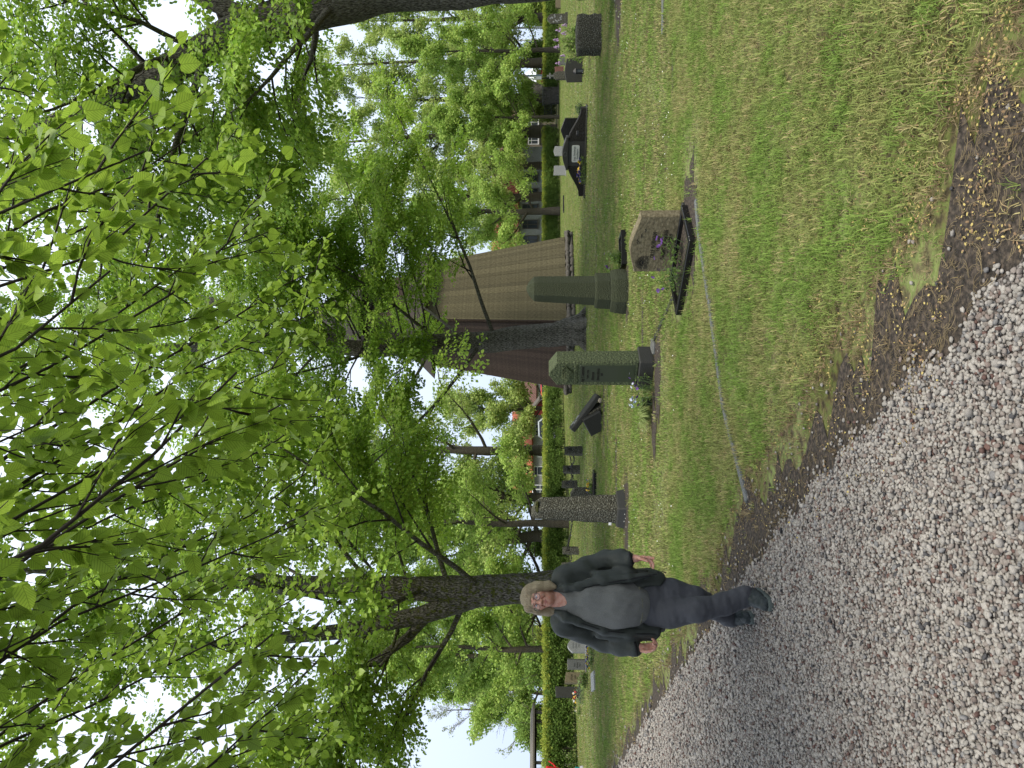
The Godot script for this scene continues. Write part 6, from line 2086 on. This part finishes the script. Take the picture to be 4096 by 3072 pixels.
func make_person() -> void:
	var skin := make("skin", lin(0.52, 0.30, 0.235), 0.5, noise_tex(81, 0.02, [Color(0.93, 0.84, 0.8), Color(1, 1, 1)], [0.3, 0.65], 256, 4), Vector3.ONE * 6.0)
	skin.subsurf_scatter_enabled = true
	skin.subsurf_scatter_strength = 0.15
	var hair_m := make("hair", Color.WHITE, 0.5, noise_tex(82, 0.06, [lin(0.2, 0.15, 0.09), lin(0.38, 0.3, 0.19), lin(0.55, 0.46, 0.32)], [0.25, 0.5, 0.75], 256, 3), V(40, 2.0, 40), grey_tex(83, 0.06, 256, 3), 0.5)
	hair_m.uv1_world_triplanar = false
	var jack := cloth("jacket_cloth", lin(0.033, 0.040, 0.036), 0.6, 0.05, 0.15)
	var jdark := cloth("jacket_lining", lin(0.008, 0.009, 0.01), 0.8, 0.05, 0.0)
	var swe := cloth("sweater_knit", lin(0.155, 0.16, 0.155), 0.9, 0.12, 0.3)
	var tro := cloth("trouser_cloth", lin(0.055, 0.058, 0.068), 0.75, 0.06, 0.15)
	var shoe_m := cloth("shoe_fabric", lin(0.022, 0.03, 0.032), 0.6, 0.1, 0.0)
	var P := V(-1.5, 0.016, -4.95)
	# joints; viewer's right is +x, towards the camera is +z
	var shL := V(0.135, 1.335, -0.03)
	var elL := V(0.265, 1.05, -0.075)
	var wrL := V(0.302, 0.875, 0.04)
	var shR := V(-0.15, 1.345, -0.01)
	var elR := V(-0.3, 1.07, -0.06)
	var wrR := V(-0.29, 0.845, 0.08)
	var hipR := V(-0.085, 0.76, -0.02)
	var knR := V(-0.012, 0.46, 0.15)
	var anR := V(0.075, 0.115, 0.11)
	var hipL := V(0.068, 0.76, -0.05)
	var knL := V(0.03, 0.43, 0.01)
	var anL := V(-0.19, 0.115, -0.29)
	var C := V(0.024, 1.525, 0.03)
	# body: one continuous figure
	var body := MB.new()
	var f := Field.new(V(-0.42, -0.02, -0.42), V(0.42, 1.48, 0.34), 0.014)
	f.chain([C + V(0, -0.05, -0.01), V(0.01, 1.4, 0.01), V(0, 1.33, -0.01)], [0.055, 0.052, 0.062], 0.03)
	f.chain([V(0, 1.29, -0.02), V(0, 1.12, -0.01), V(-0.005, 0.95, 0.02), V(-0.01, 0.8, -0.02)], [0.12, 0.125, 0.13, 0.13], 0.05, 1.25)
	f.chain([V(0, 1.34, -0.02), shL, elL, wrL], [0.06, 0.055, 0.042, 0.027], 0.03)
	f.chain([V(0, 1.34, -0.02), shR, elR, wrR], [0.06, 0.055, 0.042, 0.027], 0.03)
	f.chain([hipR, knR, anR, anR + V(0.0, -0.06, 0.05)], [0.085, 0.058, 0.035, 0.025], 0.03)
	f.chain([hipL, knL, anL, anL + V(0.01, -0.05, 0.03)], [0.085, 0.058, 0.035, 0.025], 0.03)
	f.mesh_into(body)
	# head
	f = Field.new(C - V(0.11, 0.16, 0.13), C + V(0.11, 0.13, 0.14), 0.0042)
	f.ball(C + V(0, 0.03, -0.012), V(0.072, 0.082, 0.088), 0.02)
	f.ball(C + V(0, -0.03, 0.025), V(0.06, 0.075, 0.062), 0.03)
	f.ball(C + V(0, -0.083, 0.052), V(0.03, 0.022, 0.028), 0.03)
	for s in [-1.0, 1.0]:
		f.ball(C + V(s * 0.036, -0.022, 0.058), V(0.024, 0.024, 0.022), 0.025)
		f.ball(C + V(s * 0.03, 0.006, 0.083), V(0.015, 0.009, 0.012), 0.012, true)
		f.ball(C + V(s * 0.071, -0.005, -0.005), V(0.01, 0.028, 0.018), 0.008)
		f.cap(C + V(s * 0.019, 0.0125, 0.078), C + V(s * 0.042, 0.0115, 0.0725), 0.0048, 0.0042, 0.004)
		f.cap(C + V(s * 0.02, -0.006, 0.077), C + V(s * 0.041, -0.006, 0.072), 0.004, 0.004, 0.006)
		f.cap(C + V(s * 0.014, 0.026, 0.078), C + V(s * 0.045, 0.024, 0.066), 0.008, 0.007, 0.012)
		f.ball(C + V(s * 0.0105, -0.03, 0.09), V(0.009, 0.0075, 0.009), 0.008)
		f.cap(C + V(s * 0.02, -0.033, 0.083), C + V(s * 0.034, -0.056, 0.068), 0.0035, 0.0035, 0.006, 1.0, 1.0, true)
	f.cap(C + V(0, 0.012, 0.078), C + V(0, -0.025, 0.1), 0.0085, 0.0115, 0.012)
	f.cap(C + V(-0.02, -0.053, 0.078), C + V(0.02, -0.053, 0.078), 0.0065, 0.0065, 0.006)
	f.cap(C + V(-0.017, -0.064, 0.077), C + V(0.017, -0.064, 0.077), 0.0075, 0.0075, 0.006)
	f.cap(C + V(-0.026, -0.0585, 0.084), C + V(0.026, -0.0585, 0.084), 0.003, 0.003, 0.004, 1.0, 1.0, true)
	f.cap(C + V(0, -0.08, 0.0), V(0.01, 1.37, 0.0), 0.05, 0.054, 0.03)
	f.mesh_into(body)
	hand(body, wrL + V(0.006, -0.012, 0.01), V(0.1, -0.95, 0.2), V(-0.5, 0.0, -1), -1.0, 0.75, true)
	hand(body, wrR + V(0.004, -0.012, 0.01), V(0.06, -0.97, 0.18), V(0.5, 0, -1), 1.0, 0.95)
	var who := part(self, numbered("person"), body, skin)
	who.position = P
	tag(who, "woman with blond bob and glasses walking in a dark open jacket", "person")
	for k in 2:
		var s := -1.0 if k else 1.0
		var e := MB.new()
		var at := C + V(s * 0.03, 0.004, 0.0685)
		for q in icosphere(2): e.tri(at + q[0] * 0.0105, at + q[1] * 0.0105, at + q[2] * 0.0105, q[0], q[1], q[2])
		var ey := part(who, "eye", e, mats.white_paint)
		var ir := MB.new()
		at += V(-0.0005, -0.0012, 0.0062)
		for q in icosphere(2): ir.tri(at + q[0] * 0.0055, at + q[1] * 0.0055, at + q[2] * 0.0055, q[0], q[1], q[2])
		part(ey, "iris", ir, make("iris", lin(0.04, 0.05, 0.06), 0.2))
		var br := MB.new()
		br.tube(PackedVector3Array([C + V(s * 0.012, 0.026, 0.088), C + V(s * 0.03, 0.031, 0.082), C + V(s * 0.05, 0.026, 0.066)]), PackedFloat32Array([0.003, 0.0032, 0.0015]), 6)
		part(who, "eyebrow", br, hair_m)
	var lp := MB.new()
	lp.tube(PackedVector3Array([C + V(-0.025, -0.057, 0.077), C + V(-0.012, -0.0555, 0.084), C + V(0, -0.0568, 0.0858), C + V(0.012, -0.0555, 0.084), C + V(0.025, -0.057, 0.077)]), PackedFloat32Array([0.001, 0.0032, 0.003, 0.0032, 0.001]), 6)
	lp.tube(PackedVector3Array([C + V(-0.022, -0.0605, 0.078), C + V(0, -0.064, 0.0852), C + V(0.022, -0.0605, 0.078)]), PackedFloat32Array([0.001, 0.0045, 0.001]), 6)
	part(who, "lips", lp, make("lips", lin(0.42, 0.17, 0.145), 0.45))
	# hair: a chin-long bob with a fringe
	var hm := MB.new()
	f = Field.new(C - V(0.15, 0.22, 0.15), C + V(0.15, 0.14, 0.15), 0.0055)
	f.ball(C + V(0, 0.03, -0.016), V(0.088, 0.088, 0.098), 0.02)
	for s in [-1.0, 1.0]:
		f.chain([C + V(s * 0.062, 0.05, 0.01), C + V(s * 0.08, -0.02, 0.005), C + V(s * 0.087, -0.08, 0.0), C + V(s * 0.082, -0.122, 0.012)], [0.034, 0.033, 0.03, 0.014], 0.03)
		f.chain([C + V(s * 0.06, 0.06, 0.045), C + V(s * 0.077, 0.0, 0.045), C + V(s * 0.08, -0.075, 0.03)], [0.026, 0.02, 0.012], 0.02)
	f.chain([C + V(-0.05, 0.0, -0.06), C + V(-0.06, -0.105, -0.05)], [0.05, 0.03], 0.03)
	f.chain([C + V(0.05, 0.0, -0.06), C + V(0.06, -0.105, -0.05)], [0.05, 0.03], 0.03)
	f.chain([C + V(0, 0.0, -0.07), C + V(0, -0.105, -0.06)], [0.05, 0.03], 0.03)
	f.ball(C + V(0, -0.045, 0.09), V(0.056, 0.078, 0.075), 0.012, true)
	f.ball(C + V(0.012, 0.012, 0.11), V(0.045, 0.034, 0.05), 0.01, true)
	f.ruffle(lump, 0.0025, V(45, 2, 45))
	f.ruffle(wave, 0.006, V(14, 3, 14), 4.0)
	f.mesh_into(hm)
	part(who, "hair", hm, hair_m)
	# glasses
	var gl := MB.new()
	for s in [-1.0, 1.0]:
		var ring := PackedVector3Array()
		var rr := PackedFloat32Array()
		for k in 25:
			var a := TAU * k / 24
			ring.append(C + V(s * 0.0365 + cos(a) * 0.0225, 0.0 + sin(a) * 0.0205, 0.1 - absf(cos(a) * s + 0.4) * 0.0 - 0.25 * absf(s * 0.0365 + cos(a) * 0.0225) * 0.35))
			rr.append(0.0016)
		gl.tube(ring, rr, 6)
		gl.tube(PackedVector3Array([C + V(s * 0.0588, 0.005, 0.094), C + V(s * 0.074, 0.006, 0.06), C + V(s * 0.077, 0.002, -0.005)]), PackedFloat32Array([0.0018, 0.0016, 0.0014]), 5)
	gl.tube(PackedVector3Array([C + V(-0.0145, 0.004, 0.1), C + V(0, 0.009, 0.103), C + V(0.0145, 0.004, 0.1)]), PackedFloat32Array([0.0015, 0.0015, 0.0015]), 5)
	var gp := part(who, "glasses", gl, mats.plastic_black)
	var lens_m := StandardMaterial3D.new()
	lens_m.resource_name = "lens"
	lens_m.albedo_color = Color(0.9, 0.95, 1.0, 0.06)
	lens_m.transparency = BaseMaterial3D.TRANSPARENCY_ALPHA
	lens_m.roughness = 0.02
	for s in [-1.0, 1.0]:
		var le := MB.new()
		var cen := C + V(s * 0.0365, 0, 0.0975)
		for k in 20:
			le.flat(cen, cen + V(cos(TAU * k / 20) * 0.0215, sin(TAU * k / 20) * 0.0195, -s * cos(TAU * k / 20) * 0.0015), cen + V(cos(TAU * (k + 1) / 20) * 0.0215, sin(TAU * (k + 1) / 20) * 0.0195, -s * cos(TAU * (k + 1) / 20) * 0.0015), Vector3.BACK)
		part(gp, "lens", le, lens_m)
	# sweater
	var sw := MB.new()
	f = Field.new(V(-0.24, 0.74, -0.2), V(0.24, 1.42, 0.26), 0.0105)
	f.chain([V(0.005, 1.3, -0.005), V(0, 1.18, 0.005), V(-0.005, 1.05, 0.02), V(-0.01, 0.9, 0.02)], [0.125, 0.15, 0.17, 0.172], 0.04, 1.3)
	f.ball(V(-0.008, 0.985, 0.062), V(0.16, 0.165, 0.135), 0.05)
	f.ball(V(-0.05, 1.14, 0.075), V(0.085, 0.08, 0.065), 0.06)
	f.ball(V(0.05, 1.14, 0.075), V(0.085, 0.08, 0.065), 0.06)
	f.cap(V(0.012, 1.37, 0.012), V(0.005, 1.31, 0.0), 0.064, 0.1, 0.03)
	f.cap(V(0.016, 1.39, 0.045), V(0.013, 1.35, 0.07), 0.05, 0.028, 0.012, 1.0, 1.0, true)
	f.ruffle(wave, 0.02, V(7, 3.2, 7))
	f.mesh_into(sw)
	part(who, "sweater", sw, swe)
	var hb := MB.new()
	var band := PackedVector3Array()
	var br2 := PackedFloat32Array()
	for k in 15:
		var a := -1.15 + 2.3 * k / 14
		band.append(V(-0.008 + sin(a) * 0.142, 0.832 - 0.012 * cos(a * 1.5), 0.022 + cos(a) * 0.118))
		br2.append(0.008)
	hb.tube(band, br2, 6)
	part(who, "blouse_hem", hb, make("floral_print", Color.WHITE, 0.9, noise_tex(85, 0.2, [lin(0.02, 0.02, 0.02), lin(0.04, 0.04, 0.03), lin(0.45, 0.4, 0.28), lin(0.2, 0.3, 0.2)], [0.2, 0.5, 0.6, 0.9], 256, 2), Vector3.ONE * 8.0))
	# trousers
	var tm := MB.new()
	f = Field.new(V(-0.34, 0.05, -0.42), V(0.26, 0.9, 0.3), 0.0105)
	f.chain([V(-0.01, 0.85, -0.01), V(-0.01, 0.77, -0.02)], [0.155, 0.165], 0.04, 1.3)
	f.chain([hipR + V(0, 0.02, 0.0), hipR.lerp(knR, 0.5), knR, knR.lerp(anR, 0.5) + V(0, 0, -0.01), anR + V(0, 0.02, -0.015)], [0.1, 0.096, 0.078, 0.072, 0.074], 0.035)
	f.chain([hipL + V(0, 0.02, 0.0), hipL.lerp(knL, 0.5), knL, knL.lerp(anL, 0.5), anL + V(0, 0.02, 0.0)], [0.1, 0.092, 0.076, 0.07, 0.074], 0.03)
	f.ball(anR + V(0.0, -0.07, 0.0), V(0.1, 0.045, 0.12), 0.01, true)
	f.ball(anL + V(0.0, -0.07, 0.0), V(0.1, 0.045, 0.12), 0.01, true)
	f.ruffle(wave, 0.016, V(4, 3.2, 4))
	f.ruffle(lump, 0.005, V(8, 16, 8), 3.0)
	f.mesh_into(tm)
	part(who, "trousers", tm, tro)
	# jacket
	var jm := MB.new()
	f = Field.new(V(-0.44, 0.64, -0.28), V(0.44, 1.46, 0.24), 0.0105)
	f.chain([V(0, 1.31, -0.045), V(0, 1.15, -0.05), V(-0.01, 0.95, -0.045), V(-0.015, 0.76, -0.045)], [0.16, 0.195, 0.215, 0.228], 0.04, 1.45)
	f.chain([V(0.0, 1.345, -0.03), shL + V(0.01, 0.0, 0), shL.lerp(elL, 0.5), elL, elL.lerp(wrL, 0.55), wrL + V(0, 0.02, 0)], [0.085, 0.082, 0.078, 0.07, 0.068, 0.05], 0.03)
	f.chain([V(0.0, 1.345, -0.03), shR + V(-0.01, 0.0, 0), shR.lerp(elR, 0.5), elR, elR.lerp(wrR, 0.55), wrR + V(0, 0.02, 0)], [0.085, 0.082, 0.078, 0.07, 0.068, 0.05], 0.03)
	# open fronts
	f.chain([V(-0.07, 1.36, 0.055), V(-0.115, 1.24, 0.1), V(-0.165, 1.08, 0.105), V(-0.185, 0.9, 0.1), V(-0.19, 0.715, 0.09)], [0.026, 0.026, 0.027, 0.028, 0.026], 0.03)
	f.chain([V(-0.2, 1.1, 0.06), V(-0.225, 0.9, 0.045), V(-0.225, 0.735, 0.045)], [0.04, 0.04, 0.035], 0.03)
	f.chain([V(0.085, 1.36, 0.05), V(0.125, 1.24, 0.09), V(0.16, 1.08, 0.1), V(0.19, 0.9, 0.105), V(0.225, 0.715, 0.1)], [0.026, 0.026, 0.026, 0.026, 0.02], 0.03)
	f.chain([V(0.18, 1.1, 0.05), V(0.2, 0.9, 0.04), V(0.205, 0.79, 0.04)], [0.04, 0.045, 0.03], 0.03)
	# collar
	f.chain([V(-0.06, 1.395, 0.04), V(-0.085, 1.33, 0.095), V(-0.1, 1.275, 0.115)], [0.02, 0.026, 0.014], 0.02)
	f.chain([V(0.085, 1.395, 0.035), V(0.108, 1.33, 0.09), V(0.118, 1.27, 0.11)], [0.02, 0.028, 0.016], 0.02)
	f.chain([V(-0.062, 1.39, 0.03), V(-0.05, 1.4, -0.05), V(0.01, 1.405, -0.08), V(0.075, 1.4, -0.05), V(0.085, 1.39, 0.03)], [0.022, 0.024, 0.024, 0.024, 0.022], 0.02)
	f.cap(V(0.01, 1.48, 0.02), V(0.01, 1.36, 0.05), 0.05, 0.058, 0.015, 1.0, 1.0, true)
	f.ball(V(-0.01, 0.62, 0.0), V(0.17, 0.1, 0.16), 0.02, true)
	f.ball(V(-0.005, 0.72, 0.16), V(0.168, 0.19, 0.17), 0.02, true)
	f.ruffle(wave, 0.015, V(5.0, 2.2, 5.0), 7.0)
	f.ruffle(lump, 0.007, V(11, 5, 11))
	f.mesh_into(jm)
	part(who, "jacket", jm, jack)
	for q in [[wrL + V(0, 0.012, 0.005), 0.046], [wrR + V(0, 0.012, 0.005), 0.046]]:
		var cm := MB.new()
		var ring := PackedVector3Array()
		var rr := PackedFloat32Array()
		for k in 17:
			ring.append(q[0] + V(cos(TAU * k / 16) * q[1], 0.008 * cos(TAU * k / 16), sin(TAU * k / 16) * q[1]))
			rr.append(0.009)
		cm.tube(ring, rr, 6)
		part(who, "cuff", cm, jdark)
	for q in [[V(0.12, 1.23, 0.122), V(0.158, 1.07, 0.13), V(0.19, 0.9, 0.136), V(0.222, 0.72, 0.124)], [V(-0.112, 1.23, 0.13), V(-0.16, 1.07, 0.136), V(-0.178, 0.9, 0.132), V(-0.183, 0.73, 0.12)]]:
		var zp := MB.new()
		zp.tube(PackedVector3Array(q), PackedFloat32Array([0.004, 0.004, 0.004, 0.004]), 6)
		part(who, "zip", zp, jdark)
	var cord := MB.new()
	cord.tube(PackedVector3Array([V(0.23, 0.71, 0.1), V(0.236, 0.68, 0.11), V(0.228, 0.655, 0.115)]), PackedFloat32Array([0.003, 0.003, 0.005]), 5)
	part(who, "drawcord", cord, jdark)
	# shoes
	for k in 2:
		var a := anR if k == 0 else anL
		var toe := V(0.07, 0.045, 0.255) if k == 0 else V(-0.15, 0.042, -0.15)
		var heel := a + V(0.0, -0.055, -0.055) if k == 0 else V(-0.205, 0.075, -0.335)
		var sm := MB.new()
		f = Field.new(heel.min(toe).min(a) - V(0.12, 0.1, 0.12), heel.max(toe).max(a) + V(0.12, 0.1, 0.12), 0.0065)
		f.chain([a + V(0, 0.0, 0), heel + V(0, 0.02, 0.01)], [0.046, 0.042], 0.03)
		f.chain([heel, heel.lerp(toe, 0.45) + V(0, 0.014, 0), toe], [0.042, 0.046, 0.042], 0.03)
		f.cap(a, heel.lerp(toe, 0.6) + V(0, 0.02, 0), 0.045, 0.04, 0.03)
		f.ruffle(lump, 0.006, V(25, 25, 25))
		f.mesh_into(sm)
		var so := part(who, "shoe", sm, shoe_m)
		var sl := MB.new()
		f = Field.new(heel.min(toe) - V(0.12, 0.1, 0.12), heel.max(toe) + V(0.12, 0.08, 0.12), 0.0065)
		f.cap(heel + V(0, -0.034, 0), toe + V(0, -0.03, 0), 0.044, 0.046, 0.01)
		f.cap(heel + V(0, 0.04, -0.01), toe + V(0, 0.042, 0.01), 0.058, 0.058, 0.004, 1.0, 1.0, true)
		f.mesh_into(sl)
		part(so, "sole", sl, make("shoe_sole_%d" % k, lin(0.06, 0.075, 0.07), 0.7))
		for j in 4:
			var lc := MB.new()
			var m := a.lerp(heel.lerp(toe, 0.65), 0.25 + 0.2 * j) + V(0, 0.042, 0.012)
			lc.tube(PackedVector3Array([m + V(-0.025, -0.008, 0), m + V(0, 0.004, 0.004), m + V(0.025, -0.008, 0)]), PackedFloat32Array([0.0025, 0.003, 0.0025]), 5)
			part(so, "lace", lc, mats.steel_blue)

func make_small_things() -> void:
	# curled dry stalks lying on the bare earth beside the gravel
	var m := MB.new()
	m.use_c = true
	for i in 3:
		var pts := PackedVector3Array()
		var rad := PackedFloat32Array()
		var turn := rnd(1.5, 3.6)
		for k in 6:
			var a := turn * k / 5.0
			pts.append(V(sin(a) * 0.03 + i * 0.01, 0.004 + 0.01 * sin(a), cos(a) * 0.03 - i * 0.015))
			rad.append(0.0009)
		m.tube(pts, rad, 3)
	var xs := []
	var cs := []
	for i in 1000:
		var d := 2.1 + 6.5 * rng.randf() * rng.randf()
		var px := edge(GRASS_EDGE, d) + rnd(-0.7, 0.35)
		if px < edge(GRAVEL_EDGE, d) - 0.05: continue
		var k := rnd(0.6, 1.15)
		xs.append(Transform3D(Basis(Vector3.UP, rnd(0, TAU)).scaled(Vector3.ONE * rnd(0.5, 1.1)), V(px, 0.006, -d)))
		cs.append(Color(0.24 * k, 0.19 * k, 0.11 * k))
	tag(scatter(self, numbered("dry_stalks"), m.mesh(), mats.litter, xs, cs), "curled dry grass stalks on the bare earth beside the gravel", "litter", "", "stuff")
